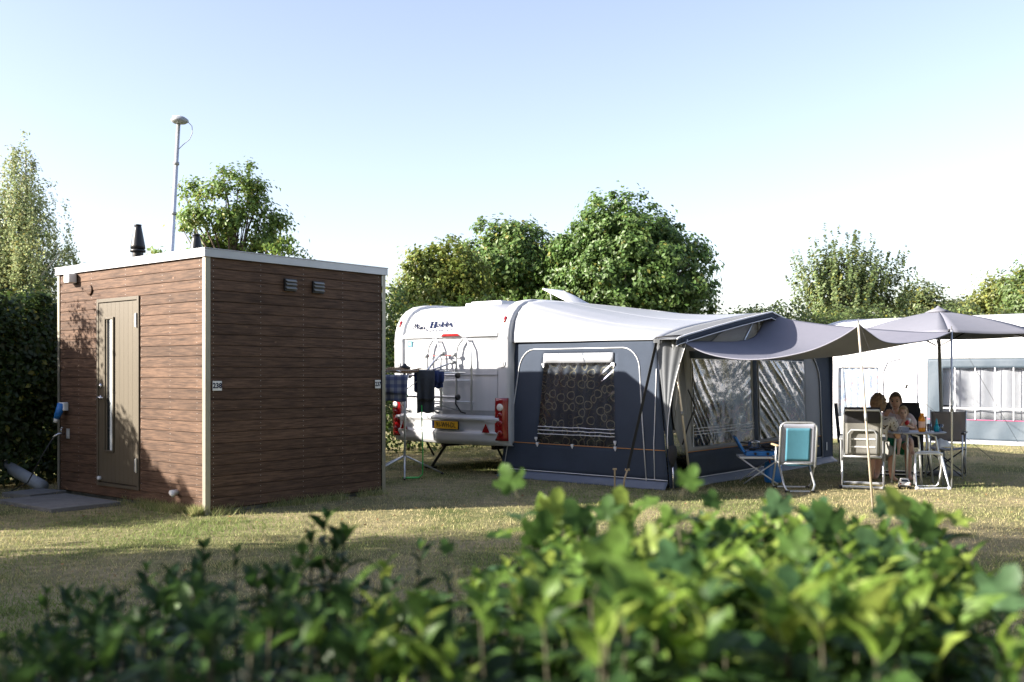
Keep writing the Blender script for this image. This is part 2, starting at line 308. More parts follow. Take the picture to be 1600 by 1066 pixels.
# ------------------------------------------------------------------ foliage helpers
def add_tint(me, cols):
    at = me.color_attributes.new('tint', 'FLOAT_COLOR', 'POINT'); c = np.ones((len(cols), 4), np.float32); c[:, :3] = cols; at.data.foreach_set('color', c.ravel())
def np_mesh(name, V, F3, cols, m, smooth=False):
    me = bpy.data.meshes.new(name); nF = len(F3)
    me.vertices.add(len(V)); me.vertices.foreach_set('co', np.asarray(V, np.float32).ravel())
    me.loops.add(nF*3); me.loops.foreach_set('vertex_index', np.asarray(F3, np.int32).ravel())
    me.polygons.add(nF); me.polygons.foreach_set('loop_start', np.arange(0, nF*3, 3, dtype=np.int32))
    if smooth: me.polygons.foreach_set('use_smooth', np.ones(nF, bool))
    me.update(calc_edges=True); add_tint(me, cols); me.materials.append(M[m]); return me
def unit(a): return a/np.maximum(np.linalg.norm(a, axis=1, keepdims=True), 1e-9)
def leaves(name, P, Nrm, size, cols, m='leaf', asp=0.62, T=None):
    n = len(P); Nrm = unit(Nrm)
    T = unit(RNG.normal(size=(n, 3)) if T is None else T); T = unit(T-Nrm*np.sum(T*Nrm, 1, keepdims=True)); B = np.cross(Nrm, T)
    s = size[:, None]; w_ = asp*0.5
    V = np.stack([P-T*s*0.5, P-T*s*0.05+B*s*w_+Nrm*s*0.10, P+T*s*0.5-Nrm*s*0.06, P-T*s*0.05-B*s*w_+Nrm*s*0.10], 1).reshape(-1, 3)
    i = np.arange(n)*4; F = np.concatenate([np.stack([i, i+1, i+2], 1), np.stack([i, i+2, i+3], 1)])
    return np_mesh(name, V, F, np.repeat(cols, 4, 0), m)
def leafcols(n, base, var=0.25, yellow=0.08, ycol=(0.20, 0.20, 0.04)):
    c = np.array(base)[None]*(1+RNG.uniform(-var, var, (n, 1)))*(1+RNG.uniform(-0.08, 0.08, (n, 3)))
    y = RNG.random(n) < yellow; c[y] = np.array(ycol)*(1+RNG.uniform(-0.3, 0.3, (y.sum(), 1))); return np.clip(c, 0.004, 0.9)
def crown_points(lobes, nclump, per, spread, shell=2.4, style='clump'):
    """clump centres spread through the lobes, then leaves round each; returns points, outward normals, clump centres"""
    vol = np.array([l[1][0]*l[1][1]*l[1][2] for l in lobes]); pick = RNG.choice(len(lobes), nclump, p=vol/vol.sum())
    d = unit(RNG.normal(size=(nclump, 3))); r = RNG.random(nclump)**(1/shell)*RNG.uniform(0.88, 1.14, nclump)
    C0 = np.array([lobes[i][0] for i in pick]); RR = np.array([lobes[i][1] for i in pick]); C = C0+d*r[:, None]*RR
    cen = np.mean([l[0] for l in lobes], 0)
    rep = np.repeat(np.arange(nclump), per); n = len(rep)
    if style == 'weep':
        t = RNG.random(n); P = C[rep]+np.stack([RNG.normal(0, spread*0.35, n), RNG.normal(0, spread*0.35, n), -t*spread*4.5], 1)
        ph = rep*1.7; P[:, 0] += 0.12*np.sin(ph)*t; P[:, 1] += 0.12*np.cos(ph)*t
    elif style == 'spike':
        t = RNG.random(n); dr = d*0.5+np.array([0, 0, 1.0]); P = C[rep]+dr[rep]*(t*spread*3.4)[:, None]+RNG.normal(0, spread*0.22, (n, 3))*(1.15-t)[:, None]
    else:
        sc_ = RNG.uniform(0.6, 1.35, nclump)[rep][:, None]; P = C[rep]+RNG.normal(0, spread, (n, 3))*sc_*np.array([1, 1, 0.8])
    N = unit(P-cen)*0.9+unit(P-C[rep])*0.7+np.array([0, 0, 0.5])+RNG.normal(0, 0.55, (n, 3))
    return P, N, C
def tree(name, label, base, lobes, nclump, per, spread, lsize, col, trunk_r=0.14, trunk_top=None, yellow=0.06, style='clump', group=None, bark='bark', limbs=14, cat='tree', ycol=(0.20, 0.20, 0.04), var=0.28, shell=2.4):
    t = thing(name, label, cat, base, 0, group)
    P, N, C = crown_points(lobes, nclump, per, spread, shell, style)
    P[:, 2] = np.maximum(P[:, 2], 0.06)
    n = len(P); me = leaves('crown', P, N, RNG.uniform(0.7, 1.3, n)*lsize, leafcols(n, col, var, yellow, ycol))
    link('crown', me, t)
    top = trunk_top or max(l[0][2] for l in lobes)
    mb = MB(); k = 7; ax = [Vector((0.10*math.sin(i*1.3)*trunk_r*6*(i/k), 0.08*math.cos(i*1.7)*trunk_r*6*(i/k), top*i/k)) for i in range(k+1)]
    mb.tube(ax, [trunk_r*(1.25 if i == 0 else 1-0.8*i/k) for i in range(k+1)], 10); mb.build('trunk', bark, t, True)
    mb = MB(); order = RNG.choice(len(C), min(limbs, len(C)), replace=False)
    for j in order:
        c = Vector(C[j]); h = min(max(0.25*top, c.z*RNG.uniform(0.35, 0.7)), top*0.9); i = h/top*k; a = ax[int(i)].lerp(ax[min(k, int(i)+1)], i-int(i))
        mid = a.lerp(c, 0.5)+Vector((0, 0, 0.12*(c-a).length)); mb.tube([a, mid, c], [trunk_r*0.42, trunk_r*0.26, 0.008], 6)
    mb.build('limb', bark, t, True)
    return t

# ================================================================== SETTING
def groundmat():
    m = bpy.data.materials.new('dry_lawn'); m.use_nodes = True; n = m.node_tree.nodes; l = m.node_tree.links; p = n['Principled BSDF']; p.inputs['Roughness'].default_value = 0.95; p.inputs['Specular IOR Level'].default_value = 0.1
    tc = n.new('ShaderNodeTexCoord')
    def N(s, d=5):
        t = n.new('ShaderNodeTexNoise'); t.inputs['Scale'].default_value = s; t.inputs['Detail'].default_value = d; t.inputs['Roughness'].default_value = 0.65; l.new(tc.outputs['Object'], t.inputs['Vector']); return t
    a = N(0.55); b = N(9); c = N(70, 3)
    r = n.new('ShaderNodeValToRGB'); l.new(a.outputs[0], r.inputs[0]); e = r.color_ramp.elements; e[0].position = 0.36; e[0].color = (0.115, 0.14, 0.05, 1); e[1].position = 0.6; e[1].color = (0.33, 0.285, 0.175, 1)
    r2 = n.new('ShaderNodeValToRGB'); l.new(b.outputs[0], r2.inputs[0]); r2.color_ramp.elements[0].position = 0.3; r2.color_ramp.elements[0].color = (0.5, 0.5, 0.5, 1); r2.color_ramp.elements[1].position = 0.72; r2.color_ramp.elements[1].color = (1.25, 1.2, 1.1, 1)
    mx = n.new('ShaderNodeMix'); mx.data_type = 'RGBA'; mx.blend_type = 'MULTIPLY'; mx.inputs[0].default_value = 0.85; l.new(r.outputs[0], mx.inputs[6]); l.new(r2.outputs[0], mx.inputs[7])
    l.new(mx.outputs[2], p.inputs['Base Color'])
    bp = n.new('ShaderNodeBump'); bp.inputs['Strength'].default_value = 0.7; bp.inputs['Distance'].default_value = 0.03; l.new(c.outputs[0], bp.inputs['Height']); l.new(bp.outputs[0], p.inputs['Normal'])
    return m
mb = MB(); mb.add([(-400, -100, 0), (400, -100, 0), (400, 700, 0), (-400, 700, 0)], [(0, 1, 2, 3)])
M['ground'] = groundmat(); tag(mb.build('lawn', 'ground'), kind='structure')

SHED = Vector((-3.15, 10.25, 0)); CARA = Vector((-0.03, 13.95, 0)); SW, SD_ = 3.07, 2.48
def in_shed(x, y, m=0.02):
    rx, ry = x-SHED.x, y-SHED.y; lx = rx*BX.x+ry*BX.y; ly = rx*AX.x+ry*AX.y
    return (lx > -SW-m) & (lx < m) & (ly > -m) & (ly < SD_+m)
def grass():
    n = 330000
    y = 5.0+(24-5.0)*RNG.random(n)**1.35; x = RNG.uniform(-0.62, 0.62, n)*y+RNG.normal(0, 0.3, n)
    pat = np.sin(x*1.3+0.7*np.sin(y*1.1))+np.sin(y*1.7+x*0.6)+0.8*np.sin(x*3.1-y*2.3)+RNG.normal(0, 0.9, n)-1.0*np.clip((x-0.3)/2.5, 0, 1)*np.clip((y-9.5)/2, 0, 1)+0.7*np.clip((9.2-y)/1.5, 0, 1)  # straw bias over the sunlit strip, green bias in foreground shade, painted into blades
    keep = ~in_shed(x, y) & (RNG.random(n) < np.clip(0.66+0.2*pat, 0.3, 1)); x, y, pat = x[keep], y[keep], pat[keep]
    h = RNG.uniform(0.012, 0.032, len(x))*(1+0.9*np.clip(np.sin(x*4.3+np.sin(y*3.7)*2)*np.sin(y*5.1-x*1.9)-0.35, 0, 1)*2)
    # longer tufts along the foot of the cabin
    tx, ty = [], []
    for k in range(5200):
        if random.random() < 0.62: s = random.random(); p = SHED-BX*(s**1.6*1.45)-AX*abs(random.gauss(0.03, 0.07))
        else: s = random.random(); p = SHED+AX*(s*2.45)+BX*abs(random.gauss(0.05, 0.09))
        if nz(p.x*2.3, p.y*2.3) > -0.12: tx.append(p.x); ty.append(p.y)
    x = np.concatenate([x, tx]); y = np.concatenate([y, ty]); h = np.concatenate([h, RNG.uniform(0.03, 0.13, len(tx))]); pat = np.concatenate([pat, RNG.normal(0.6, 1, len(tx))])
    n = len(x); an = RNG.uniform(0, 2*np.pi, n); ln = RNG.uniform(0.2, 1.1, n)*h; wd = RNG.uniform(0.002, 0.0045, n)
    P = np.stack([x, y, np.zeros(n)], 1); S = np.stack([np.cos(an), np.sin(an), np.zeros(n)], 1)*wd[:, None]
    a2 = RNG.uniform(0, 2*np.pi, n); tip = P+np.stack([np.cos(a2)*ln, np.sin(a2)*ln, h], 1)
    V = np.stack([P-S, P+S, tip], 1).reshape(-1, 3); F = np.arange(3*n).reshape(-1, 3)
    g = np.array([0.14, 0.205, 0.055]); d = np.array([0.50, 0.425, 0.235]); k = np.clip(0.50-0.22*pat+RNG.normal(0, 0.14, n), 0, 1)[:, None]
    c = (g*(1-k)+d*k)*RNG.uniform(0.75, 1.25, (n, 1))
    o = link('grass', np_mesh('grass', V, F, np.repeat(c, 3, 0), 'grass')); tag(o, 'short dry lawn grass, straw coloured with green patches, sun and shade tinted in', 'grass', kind='stuff')
grass()
def litter():
    n = 500; y = 7+10*RNG.random(n); x = RNG.uniform(-0.6, 0.6, n)*y; ok = ~in_shed(x, y, 0.1); x, y = x[ok], y[ok]; n = len(x)
    P = np.stack([x, y, np.full(n, 0.022)], 1); c = np.array([0.20, 0.13, 0.06])*RNG.uniform(0.5, 1.6, (n, 1))*RNG.uniform(0.9, 1.1, (n, 3))
    tag(link('fallen_leaves', leaves('fallen_leaves', P, np.array([0, 0, 1.0])+RNG.normal(0, 0.35, (n, 3)), RNG.uniform(0.02, 0.05, n), c, 'grass')), 'small dry fallen leaves scattered over the lawn', 'leaves', kind='stuff')
litter()

# ------------------------------------------------------------------ trees, hedges
def at(x, y, Y): return ((x-800)/1556*Y, Y, 1.45-(y-585)/1556*Y)
def hedge(name, label, p0, p1, hgt, thick, n, lsize, col, tops=0.18, yellow=0.04, step=0.8):
    """a hedge grown from a row of stems; box of leaves with an uneven top"""
    p0 = Vector(p0); p1 = Vector(p1); d = p1-p0; L = d.length; d.normalize(); q = Vector((-d.y, d.x, 0))
    t = thing(name, label, 'hedge', p0)
    s = RNG.uniform(0, L, n); lump = np.sin(s*2.1)*0.5+np.sin(s*4.7+1)*0.3+np.sin(s*9.1+2)*0.2
    hh = hgt*(1+tops*0.5*lump)+RNG.exponential(tops*0.35, n)*0.6
    fz = RNG.random(n)**0.8; z = 0.05+hh*fz; side = RNG.choice([-1, 1], n)
    off = side*thick/2*(1-np.minimum(RNG.exponential(0.3, n), 1.0))*(1-0.35*fz**3)*(1+0.16*np.sin(s*3.3+z*2.5)+0.12*np.sin(z*5.1-s*5))
    P = np.outer(s, np.array(d))+np.outer(off, np.array(q)); P[:, 2] = z
    N = np.outer(side, np.array(q))+np.array([0, 0, 0.45])+RNG.normal(0, 0.6, (n, 3)); N[:, 2] += fz**4
    link('foliage', leaves('foliage', P, N, RNG.uniform(0.7, 1.35, n)*lsize, leafcols(n, col, 0.3, yellow)), t)
    k = int(L/step); mbs = MB()
    for i in range(k+1):
        b = d*(L*i/max(1, k))+q*random.uniform(-0.15, 0.15)
        mbs.tube([b, b+Vector((random.uniform(-.1, .1), random.uniform(-.1, .1), hgt*0.5)), b+Vector((random.uniform(-.3, .3), random.uniform(-.3, .3), hgt*0.9))], [0.045, 0.03, 0.01], 6)
    mbs.build('stems', 'bark', t, True); return t
HL = Vector((-6.4, 13.2, 0))           # a point on the plot hedge line
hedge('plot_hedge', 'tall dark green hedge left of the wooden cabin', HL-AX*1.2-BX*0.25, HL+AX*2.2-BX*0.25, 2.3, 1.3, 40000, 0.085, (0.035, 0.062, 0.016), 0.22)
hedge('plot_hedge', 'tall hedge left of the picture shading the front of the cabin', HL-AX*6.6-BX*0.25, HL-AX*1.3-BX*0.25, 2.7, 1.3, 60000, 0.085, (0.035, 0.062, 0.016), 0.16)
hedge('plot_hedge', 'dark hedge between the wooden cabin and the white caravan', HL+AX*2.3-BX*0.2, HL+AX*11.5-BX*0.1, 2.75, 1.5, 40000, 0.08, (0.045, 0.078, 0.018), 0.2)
hedge('plot_hedge', 'lower hedge behind the awning roof right of the big round tree', (3.6, 25.6, 0), (9.2, 27.6, 0), 3.1, 1.6, 22000, 0.09, (0.12, 0.165, 0.05), 0.2)
hedge('plot_hedge', 'mid green hedge behind the white neighbouring tent', (9.4, 29.5, 0), (26, 31, 0), 3.2, 2.0, 42000, 0.11, (0.11, 0.15, 0.055), 0.25)
# casts the upper dapple on the cabin front: a slim shrub in the hedge just left of the picture
tree('slim_shrub', 'slim leafy shrub rising from the hedge left of the picture', (-7.9, 11.05, 0), [((0, 0, 2.9), (0.34, 0.34, 0.75)), ((0.25, 0.3, 2.3), (0.4, 0.4, 0.5))], 60, 30, 0.10, 0.06, (0.06, 0.10, 0.02), 0.05, 2.9, limbs=10, cat='shrub')
# row of garden trees left of the picture whose shade lies over the front of the lawn
for lab, (x, y), h in (('broad leafy tree left of the picture, nearest the cabin', (-11.5, 4.6), 8.6), ('broad leafy tree left of the picture, nearest the camera', (-12.5, 1.9), 8.9)):
    tree('shade_tree', lab, (x, y, 0), [((0, 0, h*0.62), (1.55, 1.55, h*0.36)), ((0.5, 0.7, h*0.45), (1.5, 1.3, h*0.26)), ((-0.4, -0.6, h*0.38), (1.4, 1.3, h*0.3))], 420, 40, 0.30, 0.16, (0.06, 0.10, 0.02), 0.2, h*0.8, group='trees shading the lawn')

# weeping birch
tree('birch_tree', 'tall pale weeping birch at the left edge of the picture', (-12.0, 24.5, 0),
     [((-0.1, 0, 7.1), (0.25, 0.25, 0.6)), ((-0.08, 0, 6.4), (0.5, 0.5, 0.8)), ((0.0, 0, 5.5), (0.85, 0.85, 1.2)), ((0.1, 0, 4.2), (1.25, 1.1, 1.6)), ((-0.8, 0, 4.9), (0.8, 0.8, 1.3)), ((-1.0, 0, 3.6), (0.9, 1.0, 1.7)), ((0.3, 0, 3.0), (1.2, 1.0, 1.2))], 820, 72, 0.17, 0.072, (0.27, 0.32, 0.16), 0.10, 6.9, 0.12, 'weep', bark='birchbark', limbs=26, ycol=(0.22, 0.21, 0.07))
# maple behind the cabin
lob = []
for x, y, r in ((303, 300, 22), (315, 340, 30), (345, 300, 24), (360, 285, 24), (385, 290, 28), (395, 325, 30), (360, 350, 32), (330, 385, 30), (410, 370, 30), (425, 340, 24), (448, 356, 15), (440, 390, 24), (460, 395, 12), (280, 345, 17), (305, 278, 12), (352, 270, 13), (392, 272, 14), (420, 312, 14), (268, 375, 14), (372, 405, 40), (300, 405, 28), (255, 405, 16)):
    a = at(x, y, 20.5); lob.append(((a[0]+5.75, random.uniform(-0.5, 0.5), a[2]), (r/1556*20.5*0.85, r/1556*20.5*1.1, r/1556*20.5*0.7)))
tree('maple_tree', 'open maple tree with bright leaves behind the wooden cabin', (-5.75, 20.5, 0), lob, 260, 40, 0.10, 0.09, (0.135, 0.21, 0.05), 0.09, 4.3, 0.08, limbs=50, shell=2.2)
# trees behind the caravan
def lobes_at(L, Y, bx, dep=1.0):
    return [((((x-800)/1556*Y)-bx, random.uniform(-0.4, 0.4), 1.45-(y-585)/1556*Y), (r/1556*Y, r/1556*Y*dep, r/1556*Y*0.92)) for x, y, r in L]
tree('hornbeam_tree', 'big dense round-crowned tree behind the awning roof', (2.65, 24.5, 0), lobes_at([(955, 345, 42), (1010, 375, 62), (925, 420, 84), (1030, 430, 82), (975, 400, 90), (900, 470, 80), (1060, 470, 58), (975, 470, 110), (930, 335, 26), (985, 325, 26), (1075, 400, 32)], 24.5, 2.65),
     1300, 52, 0.11, 0.115, (0.088, 0.152, 0.040), 0.2, 4.2, 0.03, limbs=30, shell=3.2)
tree('hornbeam_tree', 'medium dense tree behind the caravan roof', (-0.1, 25.8, 0), lobes_at([(790, 385, 36), (745, 395, 32), (835, 385, 34), (790, 430, 66), (740, 450, 50), (850, 440, 60), (760, 362, 20), (820, 358, 20), (880, 420, 50), (870, 460, 60)], 25.8, -0.1),
     900, 48, 0.11, 0.115, (0.092, 0.155, 0.040), 0.17, 3.8, 0.08, limbs=24, shell=3.0)
tree('hazel_shrub', 'yellowish green hazel shrub above the left end of caravan', (-1.9, 22.5, 0), lobes_at([(665, 420, 32), (640, 425, 18), (700, 410, 34), (680, 460, 54), (725, 440, 44), (645, 470, 36), (655, 398, 12), (715, 385, 14)], 22.5, -1.9),
     480, 42, 0.11, 0.10, (0.145, 0.19, 0.045), 0.1, 3.0, 0.16, limbs=24, cat='shrub', shell=2.6)
tree('willow_tree', 'spiky willow with upright shoots behind the sun canopy', (10.6, 33, 0), lobes_at([(1285, 450, 26), (1330, 440, 34), (1310, 475, 52), (1370, 460, 36), (1395, 480, 30), (1265, 475, 30), (1300, 425, 16)], 33, 10.6),
     330, 46, 0.28, 0.12, (0.15, 0.20, 0.085), 0.15, 3.6, 0.10, 'spike', limbs=40)
for lab, x, y, Y, r, c in (('small round tree right of the spiky willow', 1440, 478, 40, 36, (0.13, 0.165, 0.07)), ('pale bluish tree at the gap in the far treeline', 1500, 487, 52, 22, (0.15, 0.18, 0.11)),
                        ('yellowish green tree above the parasol at the right edge', 1570, 468, 37, 40, (0.17, 0.20, 0.06)), ('tall green tree cut by the right edge of the picture', 1625, 450, 35, 44, (0.11, 0.16, 0.05))):
    bx = (x-800)/1556*Y
    tree('far_tree', lab, (bx, Y, 0), lobes_at([(x, y, r), (x-r*0.7, y+r*0.6, r*0.8), (x+r*0.7, y+r*0.5, r*0.8), (x, y+r*1.2, r)], Y, bx), 300, 40, 0.22, 0.15, c, 0.14, 3.2, 0.08, group='trees of the far treeline', limbs=12)
def farwood():
    n = 60000; x = RNG.uniform(-75, 75, n); y = 66+RNG.uniform(-2, 2, n); top = 5.2+0.8*np.sin(x*0.35)+0.6*np.sin(x*0.9+1)+0.35*np.sin(x*2.2)
    z = top*RNG.random(n)**0.6+RNG.normal(0, 0.2, n); P = np.stack([x, y, np.maximum(z, 0.1)], 1); N = np.array([-0.3, -1, 0.5])+RNG.normal(0, 0.6, (n, 3))
    tag(link('far_wood', leaves('far_wood', P, N, RNG.uniform(0.25, 0.5, n), leafcols(n, (0.12, 0.155, 0.09), 0.25, 0.05))), 'hazy far-off wood closing the horizon', 'wood', kind='stuff')
farwood()
def copy_thing(o, loc, rz, sc_, label):
    c = o.copy(); COL.objects.link(c); c.location = loc; c.rotation_euler = (0, 0, rz); c.scale = (sc_, sc_, sc_); c['label'] = label
    for ch in o.children:
        d = ch.copy(); COL.objects.link(d); d.parent = c
    return c
SHADE = [o for o in SC.objects if o.name.startswith('shade_tree') and o.parent is None][0]
for lab, i, (x, y, k) in (('broad tree behind the camera, leftmost of the row', 0, (-13, -6.5, 1.1)), ('broad tree behind the camera, second of the row from the left', 1, (-8, -6.5, 1.15)), ('broad tree behind the camera, third of the row from the left', 2, (-3.5, -6, 1.2)),
        ('broad tree behind the camera, third of the row from the right', 3, (1.2, -6, 1.15)), ('broad tree behind the camera, second of the row from the right', 4, (5.5, -5.5, 1.2)), ('broad tree behind the camera, rightmost of the row', 5, (9.5, -3.5, 1.15)),
        ('broad tree right of the picture, nearest the camera', 6, (11, 1.5, 1.1)), ('broad tree right of the picture, middle of three', 7, (13, 6, 1.15)), ('broad tree right of the picture, farthest from the camera', 8, (16, 10.5, 1.1))):
    copy_thing(SHADE, (x, y, 0), i*1.3, k, lab)

# ================================================================== WOODEN CABIN
shed = thing('wooden_cabin', 'dark brown plank clad flat-roofed sanitary cabin with beige door', 'cabin', SHED, -PH)
NP = 23; Z0 = 0.05; PHT = 0.1135
def plank_mesh(L, nails):
    """one shiplap board along X; front face looks to -Y"""
    h = PHT; mb = MB(); prof = [(0.0, 0.002), (-0.016, 0.002), (-0.0185, 0.005), (-0.0185, 0.02), (-0.0150, h-0.006), (-0.0125, h-0.002), (0.0, h-0.001)]
    mb.prism([(0, y, z) for y, z in prof], (L, 0, 0))
    mb.m = 1
    for x in nails:
        for z in (0.028, h-0.03): mb.add([(x+0.0042*math.cos(i*math.pi/3), -0.0215+z*0.035-0.0006, z+0.0042*math.sin(i*math.pi/3)) for i in range(6)], [tuple(range(6))])
    return mb.mesh('plank', [M['plank'], M['nail']])
dl, dr, dz0, dz1 = -2.145, -1.235, Z0+PHT, Z0+PHT*20
pm_full = plank_mesh(SW-0.07, [0.03, 0.75, 1.5, 2.25, 2.95]); pm_left = plank_mesh(dl-(-SW+0.035)-0.002, [0.04, 0.45, 0.84]); pm_right = plank_mesh(-0.04-dr-0.002, [0.04, 0.6, 1.1]); pm_side = plank_mesh(SD_-0.09, [0.03, 0.62, 1.2, 1.78, 2.35])
for k in range(NP):
    z = Z0+k*PHT
    if 1 <= k < 20: segs = [(pm_left, -SW+0.035), (pm_right, dr+0.002)]
    else: segs = [(pm_full, -SW+0.035)]
    for me, x in segs:
        o = link('plank', me, shed); o.location = (x, random.uniform(-0.001, 0.001), z)
    o = link('plank', pm_side, shed); o.rotation_euler = (0, 0, R(90)); o.location = (random.uniform(-0.001, 0.001), 0.045, z)
mb = MB(); mb.box((-SW/2, SD_/2, 1.35), (SW-0.01, SD_-0.01, 2.62)); mb.build('wall', 'backing', shed)
mb = MB(); mb.box((-SW/2, SD_/2, 0.02), (SW-0.08, SD_-0.08, 0.06)); mb.build('foundation', 'concrete', shed)
mb = MB(); mb.box((-SW/2, SD_+0.012, 1.36), (SW-0.08, 0.02, 2.6)); mb.box((-SW-0.012, SD_/2, 1.36), (0.02, SD_-0.08, 2.6)); mb.build('rear_cladding', 'plank', shed)
def angle_trim(x, y, dx, dy, w1, w2, z0=0.0, z1=2.672):
    mb = MB(); t = 0.004
    mb.prism([(x, y, z0), (x+dx*w1, y, z0), (x+dx*w1, y+dy*t, z0), (x+dx*t, y+dy*t, z0), (x+dx*t, y+dy*w2, z0), (x, y+dy*w2, z0)], (0, 0, z1-z0)); mb.build('corner_trim', 'zinc', shed, bevel=0.0015)
angle_trim(0.026, -0.026, -1, 1, 0.055, 0.062); angle_trim(-SW-0.026, -0.026, 1, 1, 0.05, 0.05); angle_trim(0.026, SD_+0.026, -1, -1, 0.05, 0.055); angle_trim(-SW-0.026, SD_+0.026, 1, -1, 0.05, 0.05)
mb = MB(); o_ = 0.045
for (x0, x1, y0, y1) in ((-SW-o_, o_, -o_, -o_+0.012), (-SW-o_, o_, SD_+o_-0.012, SD_+o_), (-SW-o_, -SW-o_+0.012, -o_+0.012, SD_+o_-0.012), (o_-0.012, o_, -o_+0.012, SD_+o_-0.012)):
    mb.box(((x0+x1)/2, (y0+y1)/2, 2.70), (x1-x0, y1-y0, 0.082)); mb.box(((x0+x1)/2, (y0+y1)/2, 2.746), (x1-x0+0.012, y1-y0+0.012, 0.010))
mb.build('roof_edge', 'cap', shed, bevel=0.002)
mb = MB(); mb.box((-SW/2, SD_/2, 2.69), (SW+2*o_-0.03, SD_+2*o_-0.03, 0.05)); mb.build('roof', 'roofing', shed)
# flues
fl = MB(); fl.lathe([(0.066, 2.70), (0.066, 3.02), (0.06, 3.04)], (-2.68, 0.8, 0), 20); fl = fl.build('flue', 'blackm', shed, True)
mb = MB(); mb.lathe([(0.05, 2.985), (0.092, 2.99), (0.094, 3.015), (0.085, 3.025)], (-2.68, 0.8, 0), 24); mb.lathe([(0.06, 3.03), (0.09, 3.035), (0.088, 3.07), (0.048, 3.29), (0.042, 3.32)], (-2.68, 0.8, 0), 24); mb.lathe([(0.03, 3.31), (0.045, 3.325), (0.045, 3.338), (0.01, 3.345)], (-2.68, 0.8, 0), 20); mb.build('cowl', 'blackm', fl, True)
fl = MB(); fl.lathe([(0.06, 2.70), (0.06, 2.86), (0.05, 2.87)], (-1.4, 0.8, 0), 20); fl = fl.build('flue', 'blackm', shed, True)
mb = MB(); mb.lathe([(0.055, 2.86), (0.082, 2.865), (0.08, 2.89), (0.05, 3.05), (0.04, 3.08)], (-1.4, 0.8, 0), 24); mb.lathe([(0.028, 3.07), (0.046, 3.09), (0.046, 3.105), (0.01, 3.11)], (-1.4, 0.8, 0), 20); mb.build('cowl', 'blackm', fl, True)
# door
door = MB(); dw = dr-dl
for i in range(9):
    x = dl+0.045+(dw-0.09)*i/9
    wdt = (dw-0.09)/9
    if dl+0.185 < x+wdt/2 < dl+0.40:
        for (za, zb) in ((dz0+0.05, 0.56), (2.10, dz1-0.05)): door.box((x+wdt/2, -0.014, (za+zb)/2), (wdt-0.0014, 0.026, zb-za))
    else: door.box((x+wdt/2, -0.014, (dz0+dz1)/2), (wdt-0.0014, 0.026, dz1-dz0-0.1))
door.box(((dl+dr)/2, -0.010, (dz0+dz1)/2), (dw-0.1, 0.024, dz1-dz0-0.11))
door = door.build('door', 'door', shed, bevel=0.0012)
mb = MB(); mb.box((dl+0.02, -0.016, (dz0+dz1)/2), (0.04, 0.036, dz1-dz0)); mb.box((dr-0.02, -0.016, (dz0+dz1)/2), (0.04, 0.036, dz1-dz0)); mb.box(((dl+dr)/2, -0.0165, dz1-0.02), (dw-0.08, 0.035, 0.04)); mb.box(((dl+dr)/2, -0.0165, dz0+0.018), (dw-0.08, 0.035, 0.036)); mb.build('door_frame', 'doorframe', shed, bevel=0.002)
wx0, wx1, wz0, wz1 = dl+0.175, dl+0.385, 0.555, 2.105
mb = MB(); mb.box((wx0+0.012, -0.020, (wz0+wz1)/2), (0.024, 0.044, wz1-wz0)); mb.box((wx1-0.012, -0.020, (wz0+wz1)/2), (0.024, 0.044, wz1-wz0)); mb.box(((wx0+wx1)/2, -0.0195, wz1-0.012), (wx1-wx0-0.048, 0.043, 0.024)); mb.box(((wx0+wx1)/2, -0.0195, wz0+0.012), (wx1-wx0-0.048, 0.043, 0.024)); mb.build('window_frame', 'doorframe', door, bevel=0.003)
mb = MB(); mb.box(((wx0+wx1)/2-0.035, -0.0225, (wz0+wz1)/2), (0.075, 0.003, wz1-wz0-0.05)); mb.build('pane', 'darkglass', door)
mb = MB(); mb.box(((wx0+wx1)/2+0.042, -0.024, (wz0+wz1)/2), (0.07, 0.004, wz1-wz0-0.05)); mb.build('pane', 'paleglass', door)
mb = MB(); mb.lathe([(0.026, -0.028), (0.026, -0.036), (0.011, -0.038), (0.011, -0.075)], (dl+0.085, 0, 1.18), 14, 'Y'); mb.tube([(dl+0.085, -0.072, 1.18), (dl+0.12, -0.076, 1.18), (dl+0.215, -0.074, 1.178)], [0.011, 0.011, 0.009], 8); mb.build('handle', 'steel', door, True)
mb = MB(); mb.lathe([(0.03, -0.027), (0.03, -0.036), (0.018, -0.042), (0.01, -0.05)], (dl+0.085, 0, 1.315), 16, 'Y'); mb.build('lock', 'steel', door, True)
mb = MB(); mb.lathe([(0.022, -0.027), (0.024, -0.05), (0.02, -0.062)], (dl+0.08, 0, 0.25), 14, 'Y'); mb.build('knob', 'white', door, True)
for z in (2.05, 0.44):
    mb = MB(); mb.tube([(dr-0.035, -0.043, z-0.08), (dr-0.035, -0.043, z+0.08)], 0.010, 8); mb.box((dr-0.055, -0.0365, z), (0.05, 0.006, 0.14)); mb.build('hinge', 'alu', door, bevel=0.001)
